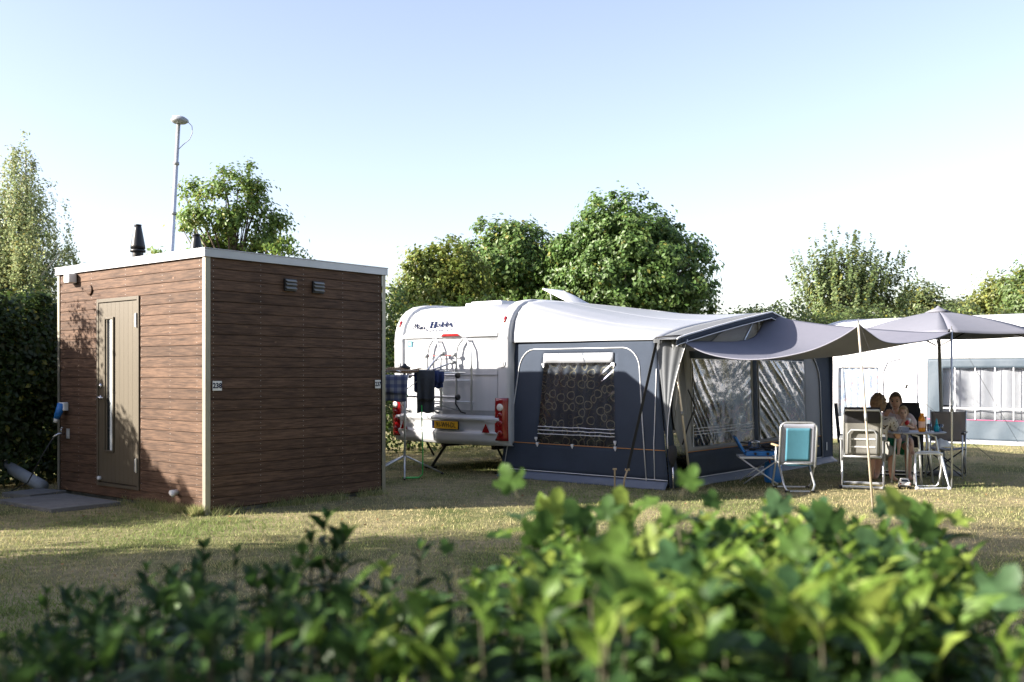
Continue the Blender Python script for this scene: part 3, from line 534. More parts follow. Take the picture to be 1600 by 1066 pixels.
# lamp, round vent, socket, tap, spigot on the front
mb = MB(); mb.box((-2.68, -0.075, 2.595), (0.13, 0.10, 0.115)); lm = mb.build('wall_lamp', 'white', shed, bevel=0.012)
mb = MB(); mb.box((-2.68, -0.022, 2.595), (0.10, 0.03, 0.10)); mb.build('bracket', 'black', lm)
mb = MB(); mb.lathe([(0.062, -0.02), (0.062, -0.032), (0.05, -0.036)], (-2.32, 0, 2.44), 20, 'Y'); mb.build('round_vent', 'plank', shed, True)
mb = MB(); mb.box((-2.90, -0.05, 1.06), (0.15, 0.06, 0.10)); sk = mb.build('socket', 'white', shed, bevel=0.01)
mb = MB(); mb.tube([(-2.90, -0.07, 1.09), (-2.90, -0.10, 1.0), (-2.93, -0.12, 0.92)], [0.05, 0.045, 0.035], 12); mb.build('plug', 'blue', sk, True)
mb = MB(); mb.tube([(-2.93, -0.12, 0.92), (-2.94, -0.125, 0.87)], [0.03, 0.025], 10); mb.build('plug_tail', 'white', sk, True)
mb = MB(); mb.box((-2.83, -0.026, 0.735), (0.07, 0.012, 0.12)); mb.box((-2.83, -0.034, 0.735), (0.04, 0.01, 0.07)); mb.build('tap_plate', 'alu', shed, bevel=0.003)
mb = MB(); mb.tube([(-2.93, -0.02, 0.73), (-2.93, -0.09, 0.73), (-2.97, -0.13, 0.70), (-2.985, -0.14, 0.66)], [0.014, 0.014, 0.013, 0.011], 8); mb.tube([(-2.93, -0.06, 0.73), (-2.93, -0.06, 0.80)], 0.009, 8); mb.box((-2.93, -0.06, 0.805), (0.07, 0.012, 0.012)); mb.build('tap', 'steel', shed, True)
mb = MB(); mb.tube([(-0.50, -0.018, 0.20), (-0.50, -0.10, 0.20)], 0.028, 12); mb.tube([(-0.50, -0.08, 0.20), (-0.46, -0.09, 0.17)], 0.022, 10); mb.build('spigot', 'white', shed, True)
# louvre vents and number plates on the shaded side
for y0 in (0.968, 1.363):
    mb = MB(); mb.box((0.035, y0+0.08, 2.44), (0.03, 0.16, 0.135)); v = mb.build('louvre_vent', 'black', shed, bevel=0.004)
    for z in (2.405, 2.45, 2.485):
        mb = MB(); mb.box((0.062, y0+0.08, z), (0.035, 0.14, 0.007), (0, R(35), 0)); mb.build('slat', 'greytrim', v)
for txt, y0, y1 in (('238', 0.055, 0.165), ('237', 2.325, 2.415)):
    mb = MB(); mb.box((0.034, (y0+y1)/2, 1.33), (0.006, y1-y0, 0.10)); s = mb.build('number_sign', 'white', shed, bevel=0.002); tag(s, 'small white sign numbered '+txt)
    o = link('lettering', text_mesh(txt, 0.074, 'ink', 0.0006, 1.0 if txt == '238' else 0.84, 0.0022), s); o.rotation_euler = (R(90), 0, R(90)); o.location = (0.0382, (y0+y1)/2, 1.33)
# doorstep slabs, leaning grey pipe and blue cable by the hedge
def tagged(mb, name, m, label, cat, group=None, loc=None, **k):
    o = mb.build(name, m, None, **k)
    if loc: o.location = loc
    return tag(o, label, cat, group)
mb = MB(); c = SHED-BX*2.0-AX*0.55; mb.box((0, 0, 0.02), (1.25, 0.78, 0.05)); o = tagged(mb, 'doorstep_slab', 'concrete', 'flat grey concrete slab in front of the cabin door', 'paving slab', bevel=0.008); o.location = c; o.rotation_euler = (0, 0, -PH)
mb = MB(); mb.box((0, 0, 0.025), (0.5, 0.5, 0.06)); o = tagged(mb, 'doorstep_slab', 'concrete', 'small grey slab at the left corner of the cabin', 'paving slab', bevel=0.008); o.location = SHED-BX*3.0-AX*0.35; o.rotation_euler = (0, 0, -PH+0.2)
mb = MB(); mb.tube([(-6.62, 12.9, 0.30), (-5.75, 12.2, 0.075)], 0.075, 14); tagged(mb, 'drain_pipe', 'greypipe', 'grey plastic pipe leaning on the ground under the left hedge', 'pipe', smooth=True)
tp = SHED-BX*2.985-AX*0.14+Vector((0, 0, 0.66)); mb = MB(); mb.tube([tp+Vector((0, 0, 0.01)), tp+Vector((-0.12, -0.02, -0.2)), tp+Vector((-0.3, 0.0, -0.52)), tp+Vector((-0.55, 0.05, -0.64))], 0.008, 6); tagged(mb, 'water_hose', 'cable', 'thin dark hose hanging from the tap on the cabin', 'hose', smooth=True)

# ================================================================== LAMP MAST
b0 = Vector((-6.35, 18.0, 0)); tp = Vector(at(279, 190, 18.0)); mast = thing('lamp_mast', 'thin pale metal mast with a flat lamp head behind the cabin', 'lamp mast', b0); tl = tp-b0
mb = MB(); mb.tube([(0, 0, 0), tl*0.55, tl*0.55+Vector((0, 0, 0.01)), tl], [0.058, 0.05, 0.042, 0.034], 12); mb.build('mast', 'alu', mast, True)
for f in (0.56, 0.72, 0.87):
    mb = MB(); q = tl*f; mb.tube([q, q+Vector((0.002, 0, 0.05))], 0.052, 12); mb.build('clamp', 'greytrim', mast, True)
mb = MB(); mb.lathe([(0.03, -0.04), (0.11, -0.03), (0.155, 0.0), (0.155, 0.03), (0.12, 0.06), (0.08, 0.085), (0.02, 0.09)], (tl.x+0.02, tl.y, tl.z), 20); hd = mb.build('lamp_head', 'greypipe', mast, True)
mb = MB(); mb.box((tl.x-0.03, tl.y, tl.z+0.085), (0.14, 0.1, 0.03)); mb.build('cover', 'white', hd, bevel=0.008)
mb = MB(); mb.tube([tl+Vector((0.16, 0, 0.0)), tl+Vector((0.24, 0, -0.08)), tl+Vector((0.25, 0, -0.2)), tl+Vector((0.2, 0, -0.32)), tl+Vector((0.08, 0, -0.42)), tl+Vector((0.0, 0, -0.5))], 0.007, 6); mb.build('cable', 'greytrim', mast, True)

# ================================================================== CARAVAN
cv = thing('caravan', 'white touring caravan with bike carrier on its rear, parked behind awning', 'caravan', CARA, -PH)
PROF = [(0.0, 0.46), (0.0, 1.2), (0.0, 1.95), (0.012, 2.08), (0.05, 2.20), (0.12, 2.31), (0.22, 2.40), (0.36, 2.465), (0.55, 2.50), (0.9, 2.515), (3.0, 2.52), (5.2, 2.50), (5.6, 2.38), (5.85, 2.1), (5.98, 1.6), (6.0, 1.1), (5.9, 0.46)]
def prof_off(d):
    out = []
    for i, p in enumerate(PROF):
        a = Vector(PROF[max(0, i-1)]); b = Vector(PROF[min(len(PROF)-1, i+1)]); t = (b-a).normalized(); n_ = Vector((-t.y, t.x)); q = Vector(p)+n_*d; out.append((q.x, q.y))
    out[0] = (out[0][0], 0.46); out[-1] = (out[-1][0], 0.46); return out
def profY(z):
    for (y0, z0), (y1, z1) in zip(PROF, PROF[1:]):
        if z0 <= z <= z1: return y0+(y1-y0)*(z-z0)/(z1-z0)
    return 0.0
def extr(poly2, x0, x1, name, m, parent, bevel, smooth=False):
    mb = MB(); mb.prism([(x0, y, z) for y, z in poly2], (x1-x0, 0, 0)); o = mb.build(name, m, parent, bevel=bevel); 
    for md in o.modifiers: md.segments = 4; md.angle_limit = R(50)
    me = o.data; me.polygons.foreach_set('use_smooth', [len(p.vertices) == 4 for p in me.polygons]); return o
extr(prof_off(-0.012), -2.2, -0.1, 'body', 'gelcoat', cv, 0)
for x0, x1 in ((-2.3, -2.09), (-0.21, 0.0)): extr(prof_off(0.035), x0, x1, 'corner_pillar', 'gelcoat2', cv, 0.055)
# hood edge above the recessed rear panel
mb = MB(); mb.prism([(-2.09, 0.014, 1.985), (-2.09, -0.028, 1.995), (-2.09, -0.032, 2.035), (-2.09, 0.02, 2.07)], (1.88, 0, 0)); mb.build('rear_moulding', 'gelcoat2', cv, bevel=0.006)
mb = MB(); mb.box((-1.15, -0.002, 1.44), (1.86, 0.02, 0.012)); mb.box((-1.15, 0.004, 0.885), (1.87, 0.03, 0.09)); mb.build('lower_strip', 'greytrim', cv)
mb = MB(); mb.box((-1.15, 0.007, 1.43), (1.84, 0.01, 1.0)); mb.build('rear_panel', 'gelcoat', cv, bevel=0.003)
# bumper: swept profile, deeper in the middle
mb = MB(); N_ = 24
def bump_fn(u, v):
    x = -2.31+2.32*u; e = abs(u-0.5)*2; rr = max(0, (e-0.86)/0.14); out = [(0.0, 0.86), (-0.05, 0.855), (-0.10, 0.83), (-0.105, 0.80), (-0.06, 0.76), (-0.055, 0.64), (-0.085, 0.60), (-0.07, 0.50), (-0.02, 0.445), (0.05, 0.44)]
    f = v*(len(out)-1); i = min(int(f), len(out)-2); y = out[i][0]+(out[i+1][0]-out[i][0])*(f-i); z = out[i][1]+(out[i+1][1]-out[i][1])*(f-i)
    if 0.62 < e < 0.88 and 0.60 < z < 0.78: y -= 0.035*math.sin((e-0.62)/0.26*math.pi)
    return (x, y*(1-rr*rr*0.6)+0.06*rr*rr, z-0.015*(1-e)*(z < 0.52))
mb.sheet(bump_fn, N_*2, 27); mb.build('bumper', 'gelcoat2', cv, True, solid=0.006)
# lights
mb = MB(); mb.prism([(-1.29, -0.034, 2.005), (-0.89, -0.034, 2.005), (-0.95, -0.034, 2.045), (-1.23, -0.034, 2.045)], (0, -0.03, 0)); tag(mb.build('brake_light', 'red', cv, bevel=0.008))
for s, xc in ((-1, -2.195), (1, -0.105)):
    mb = MB()
    def tl_fn(u, v): 
        a = (u-0.5)*2; return (xc+a*0.098, -0.072+0.05*a*a*(0.6+0.4*s*a) - 0.012*math.sin(v*math.pi), 0.515+v*0.60+0.02*math.sin(v*math.pi)*a)
    mb.sheet(tl_fn, 10, 14); t_ = mb.build('tail_light', 'red', cv, True, solid=0.03)
    mb = MB(); mb.lathe([(0.052, -0.075), (0.052, -0.10), (0.03, -0.108)], (xc, 0, 0.985), 16, 'Y'); mb.build('reversing_lens', 'clearlens', t_, True)
    for z in (0.62, 0.76, 0.87):
        mb = MB(); mb.lathe([(0.045, -0.085), (0.043, -0.098), (0.02, -0.104)], (xc, 0, z), 14, 'Y'); mb.build('lens', 'red', t_, True)
    mb = MB(); mb.lathe([(0.034, 0.0), (0.032, -0.018), (0.01, -0.024)], (0, 0, 0), 14, 'Y'); o = mb.build('marker_light', 'red', cv, True); o.location = (xc, profY(2.22)-0.032, 2.22); o.scale = (0.8, 1, 1.6); o.rotation_euler = (R(-22), 0, 0)
    mb = MB(); xt = -2.0 if s < 0 else -0.36; mb.prism([(xt-0.075, -0.098, 0.62), (xt+0.075, -0.098, 0.62), (xt, -0.098, 0.755)], (0, -0.008, 0)); mb.build('triangle_reflector', 'red', cv, bevel=0.004)
    mb = MB(); mb.tube(arc((xc, 1.60), 0.05, 0, 360, 18, (0, 2), -0.04)[:-1], 0.008, 6, True); mb.box((xc, -0.037, 1.60), (0.05, 0.01, 0.11)); o = mb.build('grab_handle', 'gelcoat2', cv, True)
    for z in (1.955, 1.975): mb = MB(); mb.box((xc, -0.036, z), (0.17, 0.006, 0.005)); mb.build('groove', 'greytrim', cv)
# number plate
mb = MB(); mb.box((-1.125, -0.117, 0.71), (0.53, 0.018, 0.125)); pl = mb.build('number_plate', 'black', cv, bevel=0.004)
mb = MB(); mb.box((-1.105, -0.1275, 0.71), (0.47, 0.003, 0.108)); mb.build('plate_face', 'plate', pl)
mb = MB(); mb.box((-1.363, -0.1275, 0.71), (0.042, 0.003, 0.108)); mb.build('country_band', 'euroblue', pl)
o = link('lettering', text_mesh('91-WH-DL', 0.105, 'black', 0.001, 0.80, 0.001), pl); o.rotation_euler = (R(90), 0, 0); o.location = (-1.105, -0.131, 0.708)
o = link('lettering', text_mesh('NL', 0.035, 'white', 0.0006), pl); o.rotation_euler = (R(90), 0, 0); o.location = (-1.363, -0.1305, 0.68)
# lettering on the hood: "Mein Hobby" with a wavy underline
def glyph_mesh():
    mb = MB()
    def rect(x0, x1, y0, y1): mb.add([(x0, y0, 0), (x1, y0, 0), (x1, y1, 0), (x0, y1, 0)], [(0, 1, 2, 3)])
    def quad(a, b, c, d): mb.add([(*a, 0), (*b, 0), (*c, 0), (*d, 0)], [(0, 1, 2, 3)])
    def ring(cx, cy, rx, ry, tx, ty, n=20):
        vs = []; fs = []
        for i in range(n): a = 2*math.pi*i/n; vs += [(cx+rx*math.cos(a), cy+ry*math.sin(a), 0), (cx+(rx-tx)*math.cos(a), cy+(ry-ty)*math.sin(a), 0)]
        for i in range(n): j = (i+1) % n; fs.append((2*i, 2*j, 2*j+1, 2*i+1))
        mb.add(vs, fs)
    rect(0.02, 0.06, 0, 0.1); rect(0.12, 0.16, 0, 0.1); rect(0.061, 0.119, 0.044, 0.058)
    for x in (0.0, 0.1):
        for y in (-0.012, 0.1002): rect(x, x+0.08, y, y+0.0118)
    ring(0.225, 0.035, 0.052, 0.038, 0.026, 0.010)
    for x in (0.30, 0.41):
        rect(x, x+0.026, 0, 0.1); rect(x-0.015, x+0.026, 0.1002, 0.11); ring(x+0.052, 0.035, 0.048, 0.038, 0.026, 0.010)
    quad((0.515, 0.068), (0.545, 0.068), (0.590, 0.0), (0.570, -0.012)); quad((0.615, 0.068), (0.63, 0.068), (0.565, -0.04), (0.545, -0.04))
    for x in (0.503, 0.600): rect(x, x+0.05, 0.0682, 0.078)
    rect(0.525, 0.56, -0.05, -0.0402)
    return mb
def on_hood(mb, x0, z0, sx, sz, name, m, off=0.0):
    vs = []
    for x, y, z in mb.v: zz = z0+y*sz; vs.append((x0+x*sx, profY(zz)-0.004-off+z, zz))
    mb.v = vs; return mb.build(name, m, cv, solid=0.003)
def densify(mb):   # keep letters hugging the curved hood
    return mb
on_hood(glyph_mesh(), -1.60, 2.155, 0.52/0.65, 0.78, 'lettering', 'ink')
mb = MB(); pts = [(0, 0), (0.03, 0.09), (0.04, 0.1), (0.045, 0.02), (0.075, 0.1), (0.085, 0.095), (0.085, 0.01), (0.11, 0.03), (0.135, 0.055), (0.125, 0.06), (0.115, 0.03), (0.13, 0.005), (0.165, 0.05), (0.165, 0.005), (0.20, 0.05), (0.20, 0.01), (0.205, 0.045), (0.23, 0.05), (0.235, 0.005), (0.26, 0.01)]
mb.tube([(-1.93+x*1.05, profY(2.125+z*0.95)-0.012, 2.125+z*0.95) for x, z in pts], 0.0075, 5); mb.tube([(-1.93+0.167*1.05, profY(2.2)-0.008, 2.195), (-1.925+0.167*1.05, profY(2.2)-0.008, 2.203)], 0.006, 5)
mb.tube([(-1.66+0.58*i/40, profY(2.105)-0.008, 2.106+0.008*math.sin(i*0.75)) for i in range(41)], 0.0065, 5); mb.build('lettering', 'ink', cv)
mb = MB(); mb.box((-1.965, -0.0085, 1.915), (0.11, 0.006, 0.085)); st = mb.build('sticker', 'bluecloth', cv)
mb = MB(); mb.prism([(-1.99, -0.0122, 1.895), (-1.94, -0.0122, 1.895), (-1.94, -0.0122, 1.92), (-1.965, -0.0122, 1.94), (-1.99, -0.0122, 1.92)], (0, -0.001, 0)); mb.build('sticker_mark', 'white', st)
# roof hatches
mb = MB(); mb.box((-1.35, 1.3, 2.545), (0.75, 0.62, 0.06)); mb.box((-1.35, 1.3, 2.585), (0.62, 0.5, 0.03)); mb.build('roof_hatch', 'gelcoat2', cv, bevel=0.02)
h = MB(); h.box((-1.05, 2.9, 2.54), (0.78, 0.66, 0.05)); h = h.build('roof_hatch', 'gelcoat2', cv, bevel=0.012)
mb = MB(); mb.sheet(lambda u, v: (-1.42+0.75*u, 2.62+0.55*v, 2.90-0.34*u+0.07*math.sin(u*math.pi)*math.sin(v*math.pi)), 10, 10); mb.build('hatch_lid', 'tentwin', h, True, solid=0.012)
mb = MB(); mb.tube([(-1.42, 2.62, 2.90), (-0.67, 2.62, 2.56), (-0.67, 3.17, 2.56), (-1.42, 3.17, 2.90)], 0.013, 6, True); mb.build('lid_frame', 'white', h)
mb = MB(); mb.tube([(-1.30, 2.66, 2.84), (-1.25, 2.66, 2.56)], 0.008, 6); mb.tube([(-1.30, 3.13, 2.84), (-1.25, 3.13, 2.56)], 0.008, 6); mb.build('lid_stay', 'alu', h)
# windows on the awning side, wheels, chassis, steadies
for y0, y1 in ((1.0, 1.9), (3.0, 4.2)):
    mb = MB(); mb.box((0.006, (y0+y1)/2, 1.55), (0.02, y1-y0, 0.55)); mb.build('side_window', 'darkglass', cv, bevel=0.008)
mb = MB(); mb.box((0.004, 2.45, 1.35), (0.016, 0.62, 1.7)); mb.build('side_door', 'gelcoat2', cv, bevel=0.006)
for x in (-0.2, -2.1):
    mb = MB(); mb.lathe([(0.15, -0.08), (0.30, -0.085), (0.325, -0.06), (0.325, 0.06), (0.30, 0.085), (0.15, 0.08)], (x, 3.2, 0.325), 28, 'X'); wh = mb.build('wheel', 'rubber', cv, True)
    mb = MB(); mb.lathe([(0.04, -0.07), (0.17, -0.075), (0.19, 0.0), (0.17, 0.075), (0.04, 0.07)], (x, 3.2, 0.325), 20, 'X'); mb.build('rim', 'alu', wh, True)
mb = MB()
for x in (-0.65, -1.65): mb.box((x, 3.2, 0.40), (0.06, 5.6, 0.12))
mb.box((-1.15, 3.2, 0.33), (1.9, 0.08, 0.08)); mb.tube([(-0.65, 5.9, 0.4), (-1.15, 7.2, 0.42), (-1.65, 5.9, 0.4)], 0.04, 8); mb.build('chassis', 'blackm', cv)
for x in (-0.45, -1.85):
    mb = MB(); mb.tube([(x, 0.75, 0.42), (x, 0.35, 0.02)], 0.022, 8); mb.tube([(x, 0.25, 0.40), (x, 0.40, 0.2)], 0.016, 8); mb.box((x, 0.33, 0.015), (0.14, 0.14, 0.025)); mb.build('corner_steady', 'blackm', cv)
# bike carrier
br = MB()
def hoop(x0, x1, zt, y=-0.07):
    br.tube([(x0, y, 0.92), (x0, y, zt-0.22), (x0+0.03, y, zt-0.10), ((x0+x1)/2-0.03, y+0.01, zt), ((x0+x1)/2+0.05, y+0.01, zt), (x1-0.02, y, zt-0.14), (x1, y, zt-0.30), (x1, y, 0.92)], 0.017, 8)
hoop(-1.53, -1.26, 1.965); hoop(-0.95, -0.655, 1.965)
for z, xa, xb in ((1.05, -1.56, -0.62), (1.36, -1.54, -0.64)): br.tube([(xa, -0.065, z), (xb, -0.065, z)], 0.012, 8)
br = br.build('bike_carrier', 'alu', cv, True)
for z, xa, xb in ((1.435, -1.62, -0.66), (1.125, -1.80, -0.66)):
    mb = MB(); mb.box(((xa+xb)/2, -0.36, z), (xb-xa, 0.06, 0.035)); rl = mb.build('rail', 'alu', br, bevel=0.008)
    for x in (xa, xb): mb = MB(); mb.lathe([(0.02, -0.02), (0.042, -0.018), (0.042, 0.018), (0.02, 0.02)], (x, -0.36, z), 12, 'X'); mb.build('end_cap', 'black', br, True)
mb = MB()
for x in (-0.95, -1.26): mb.tube([(x, -0.07, 0.93), (x, -0.38, 1.0), (x, -0.40, 1.42), (x+0.03, -0.34, 1.47), (x+0.2, -0.1, 1.47)], 0.013, 8)
mb.build('support_arm', 'alu', br, True)
mb = MB(); mb.tube([(-1.53, -0.09, 1.72), (-0.98, -0.09, 1.73)], 0.008, 6); mb.build('cross_tie', 'redtwig', br)
for x, z in ((-1.53, 1.72), (-0.97, 1.73), (-1.2, 1.75), (-1.0, 1.62)):
    mb = MB(); mb.tube([(x-0.035, -0.10, z), (x+0.035, -0.10, z+0.006)], 0.028, 10); mb.build('clamp', 'greytrim', br, True)
mb = MB(); mb.tube([(-1.2, -0.11, 1.75), (-1.25, -0.20, 1.66), (-1.34, -0.28, 1.50), (-1.36, -0.34, 1.45)], 0.017, 8); mb.tube([(-1.0, -0.11, 1.62), (-1.15, -0.22, 1.55), (-1.3, -0.33, 1.49)], 0.014, 8); mb.build('frame_holder', 'alu', br, True)
for x in (-1.78, -0.68, -1.2):
    mb = MB(); mb.tube([(x, -0.38, 1.13), (x+0.02, -0.40, 1.03), (x+0.10, -0.38, 0.92), (x+0.17, -0.36, 0.90)], 0.011, 6); mb.build('wheel_strap', 'strap', br, True)
mb = MB(); mb.tube(arc((-1.69, 1.13), 0.055, 0, 330, 14, (0, 2), -0.40), 0.014, 6); mb.build('strap_loop', 'hose', br, True)

# ================================================================== AWNING
aw = thing('awning', 'charcoal and grey caravan awning with white roof and clear windows', 'awning', CARA, -PH)
def wr(a, b, s=1.0): return 0.016*s*nz(a*2.1, b*2.1, 3.1)+0.007*s*nz(a*6, b*5, 7.7)
def lin(a, b, n): return [a+(b-a)*i/n for i in range(n+1)]
def cuts(*seg):
    o = []
    for a, b, n in seg: o += lin(a, b, n)[(1 if o else 0):]
    return o
# side panel (towards the cabin); u across, v up to 1.9 m
def sp(u, v, off=0.0, s=1.0):
    z = v*1.9; xl = -0.26+0.29*v; xr = 2.49-0.19*v; x = xl+(xr-xl)*u; e = min(1, 6*min(u, 1-u, v+0.02, 1-v+0.02)); return (x, 0.10-off+wr(x, z, s)*e-0.02*math.sin(u*math.pi)*math.sin(v*math.pi), z)
U0, U1, V0, V1 = 0.232, 0.722, 0.265, 0.912
us = cuts((0, U0, 8), (U0, U1, 16), (U1, 1, 9)); vs = cuts((0.055, V0, 6), (V0, V1, 18), (V1, 1, 3))
mb = MB(); mb.sheet(sp, us, vs, lambda u, v: U0 < u < U1 and V0 < v < V1); mb.build('side_panel', 'awndark', aw, True, solid=0.003)
mb = MB(); mb.sheet(lambda u, v: (sp(u, v*0.055)[0], 0.10-0.10*(1-v)+0.03*nz(u*9, v*3)*(1-v)+wr(u*2.6, v), 0.004+v*0.1), 40, 4); mb.build('mud_skirt', 'awnskirt', aw, True, solid=0.003)
def sp_tube(uv, r, m, name='piping', off=0.008, n=5):
    mb = MB(); mb.tube([sp(u, v, off) for u, v in uv], r, n); return mb.build(name, m, aw, True)
def rr(u0, u1, v0, v1, r, n=6):
    o = [(u0-0.03, v0), (u0-0.012, (v0+v1)*0.45), (u0, v1-r*1.4)]
    o += [(u0+r-r*math.cos(i*math.pi/2/n), v1-r*1.4+r*1.4*math.sin(i*math.pi/2/n)) for i in range(1, n+1)]
    o += [(u0+r+(u1-u0-2*r)*i/10, v1) for i in range(1, 10)]
    o += [(u1-r+r*math.sin(i*math.pi/2/n), v1-r*1.4+r*1.4*math.cos(i*math.pi/2/n)) for i in range(n+1)]
    o += [(u1+0.0, (v0+v1)*0.45), (u1+0.0, v0)]; return o
sp_tube(rr(0.05, 0.885, 0.05, 0.945, 0.10), 0.007, 'piping')
sp_tube([(i/30, 0.062) for i in range(31)], 0.006, 'piping'); sp_tube([(i/30, 0.262-0.003*(i/30)) for i in range(31)], 0.005, 'orange')
sp_tube([(0.93, 0.06), (0.94, 0.3), (0.965, 0.55), (0.99, 0.8)], 0.006, 'piping')
# side window: pane with creases, blind roll, straps, curtain behind
def crease(u, v, side=1):
    d = 0.0
    k = v*0.62+u*0.62
    e1 = max(0, 1-u*2.6)*min(1, 6*v); d += e1*0.014*(1-abs(nz(k*15, u*1.2, 1.3)))**7*(1.2-0.4*abs(v-0.55))
    e2 = max(0, 1-(1-u)*4.5); d += e2*0.045*max(0, nz((v*0.8-u*0.55)*30, 2, 5))
    e3 = max(0, 1-(1-v)*6); d += e3*0.05*max(0, nz((u+v*0.35)*20, 9, 2))
    return d+0.006*nz(u*5, v*5, 1)
mb = MB(); mb.sheet(lambda a, b: (lambda p: (p[0], p[1]-crease(a, b), p[2]))(sp(U0+(U1-U0)*a, V0+(V1-V0)*b, 0.004)), 70, 60); sw = mb.build('side_window', 'pvc', aw, True)
mb = MB(); mb.sheet(lambda a, b: (lambda p: (p[0], p[1]+0.06+0.02*math.sin(a*50), p[2]))(sp(U0-0.02+(U1-U0+0.04)*a, V0-0.02+(V1-V0+0.04)*b, 0.0, 0)), 90, 6); mb.build('curtain', 'ring', sw, True, solid=0.003)
mb = MB(); mb.sheet(lambda a, b: sp(U0+(U1-U0)*a, 0.845+0.068*b, 0.014), 20, 2); mb.build('blind_roll', 'awnwhite', sw, True, solid=0.012)
for v in (0.385, 0.36, 0.335):
    mb = MB(); mb.tube([(lambda p: (p[0], p[1]-0.012-0.01*nz(i*.3, v*30), p[2]))(sp(U0+(U1-U0)*i/20, v+0.004*nz(i*.4, v*20), 0.004)) for i in range(21)], 0.0045, 5); mb.build('window_strap', 'piping', sw)
for (u, v) in ((U0, 0.835), (U1, 0.835), (U0-0.01, 0.30), (U1, 0.30), (U0, 0.262), (0.46, 0.262), (U1, 0.262)):
    p = sp(u, v, 0.012); mb = MB(); mb.box(p, (0.035, 0.02, 0.028)); mb.prism([(p[0]-0.02, p[1], p[2]-0.014), (p[0]+0.02, p[1], p[2]-0.014), (p[0], p[1], p[2]-0.05)], (0, 0.004, 0)); mb.build('tab', 'piping', aw)
# roof: ruled between the caravan's roof rail and the gabled front edge
RC = [(0.05, 1.895), (0.06, 2.05), (0.10, 2.21), (0.17, 2.33), (0.27, 2.42), (0.42, 2.49), (0.7, 2.53), (1.4, 2.548), (2.75, 2.55), (4.2, 2.54), (5.0, 2.51), (5.3, 2.38), (5.45, 2.15), (5.5, 1.895)]
RF = [(0.07, 1.885), (0.10, 1.90), (0.16, 1.915), (0.26, 1.935), (0.42, 1.965), (0.68, 2.01), (1.1, 2.085), (1.8, 2.20), (2.80, 2.355), (3.9, 2.17), (4.6, 2.03), (5.1, 1.93), (5.4, 1.87), (5.5, 1.845)]
def pick(T, u):
    f = u*(len(T)-1); i = min(int(f), len(T)-2); t = f-i; return (T[i][0]+(T[i+1][0]-T[i][0])*t, T[i][1]+(T[i+1][1]-T[i][1])*t)
def rf(u, v):
    a = pick(RC, u); b = pick(RF, u); k = v; x = -0.02+2.64*v; e = math.sin(u*math.pi)
    return (x, a[0]+(b[0]-a[0])*k, a[1]+(b[1]-a[1])*k-0.075*math.sin(v*math.pi)*min(1, e*2.2)+0.02*nz(u*6, v*2.2, 5)*math.sin(v*math.pi))
mb = MB(); mb.sheet(rf, 78, cuts((0, 0.9, 22))); mb.build('roof', 'awnwhite', aw, True, solid=0.003)
mb = MB(); mb.sheet(rf, 78, cuts((0.9, 1.0, 4))); rb = mb.build('roof_border', 'awnmid', aw, True, solid=0.003)
mb = MB(); mb.sheet(lambda u, v: (lambda p: (p[0]-0.01*v, p[1], p[2]-0.085*v))(rf(u, 1.0)), 78, 2); mb.build('valance', 'awndark', aw, True, solid=0.003)
mb = MB(); mb.tube([(lambda p: (p[0]+0.006, p[1], p[2]+0.002))(rf(i/78, 1.0)) for i in range(79)], 0.012, 6); mb.build('piping', 'piping', aw, True)
mb = MB(); mb.tube([(lambda p: (p[0]+0.0, p[1], p[2]-0.086))(rf(i/78, 1.0)) for i in range(79)], 0.006, 6); mb.build('piping', 'piping', aw, True)
for u in (0.36, 0.52, 0.67):
    mb = MB(); mb.tube([(lambda p: (p[0], p[1], p[2]+0.002))(rf(u, i/24*0.9)) for i in range(25)], 0.0015, 5); mb.build('seam', 'awnwhite', aw, True)
# white infill between panel top and roof rail follows from the roof; front wall set back under the border
FX = 2.46
def fw(y, z, off=0.0): return (FX+off+wr(y, z, 0.8)-0.06*(z/1.85), y, z)
W1 = (0.80, 2.55); W2 = (2.78, 4.42); WZ = (0.50, 1.655)
ys = cuts((0.62, W1[0], 3), (W1[0], W1[1], 18), (W1[1], W2[0], 3), (W2[0], W2[1], 16), (W2[1], 5.42, 9))
zs = cuts((0.44, WZ[0], 2), (WZ[0], WZ[1], 14), (WZ[1], 1.84, 3))
inwin = lambda y, z: (W1[0] < y < W1[1] or W2[0] < y < W2[1]) and WZ[0] < z < WZ[1]
mb = MB(); mb.sheet(fw, ys, zs, inwin); mb.build('front_panel', 'awnlight', aw, True, solid=0.003)
mb = MB(); mb.sheet(fw, cuts((0.62, 5.42, 40)), cuts((0.09, 0.44, 5))); mb.build('lower_panel', 'awndark', aw, True, solid=0.003)
mb = MB(); mb.sheet(lambda u, v: (FX+0.12*(1-v)+0.03*nz(u*14, v*3)*(1-v)+wr(0.62+4.85*u, v*.1, .8), 0.62+4.85*u, 0.004+0.09*v), 60, 4); mb.build('mud_skirt', 'awnskirt', aw, True, solid=0.003)
mb = MB(); mb.tube([fw(y, 0.44, 0.006) for y in lin(0.62, 5.4, 40)], 0.005, 5); mb.build('piping', 'orange', aw, True)
mb = MB(); mb.tube([fw(y, 0.095, 0.008) for y in lin(0.62, 5.4, 40)], 0.006, 5); mb.build('piping', 'piping', aw, True)
for ya, yb, za, zb in ((W1[0]-0.03, W2[1]+0.03, WZ[1]+0.002, 1.755), (W1[1]+0.055, W2[0]-0.055, WZ[0]-0.06, WZ[1])):
    mb = MB(); mb.sheet(lambda u, v: fw(ya+(yb-ya)*u, za+(zb-za)*v, 0.007), 24, 8); mb.build('dark_band', 'awndark', aw, True, solid=0.004)
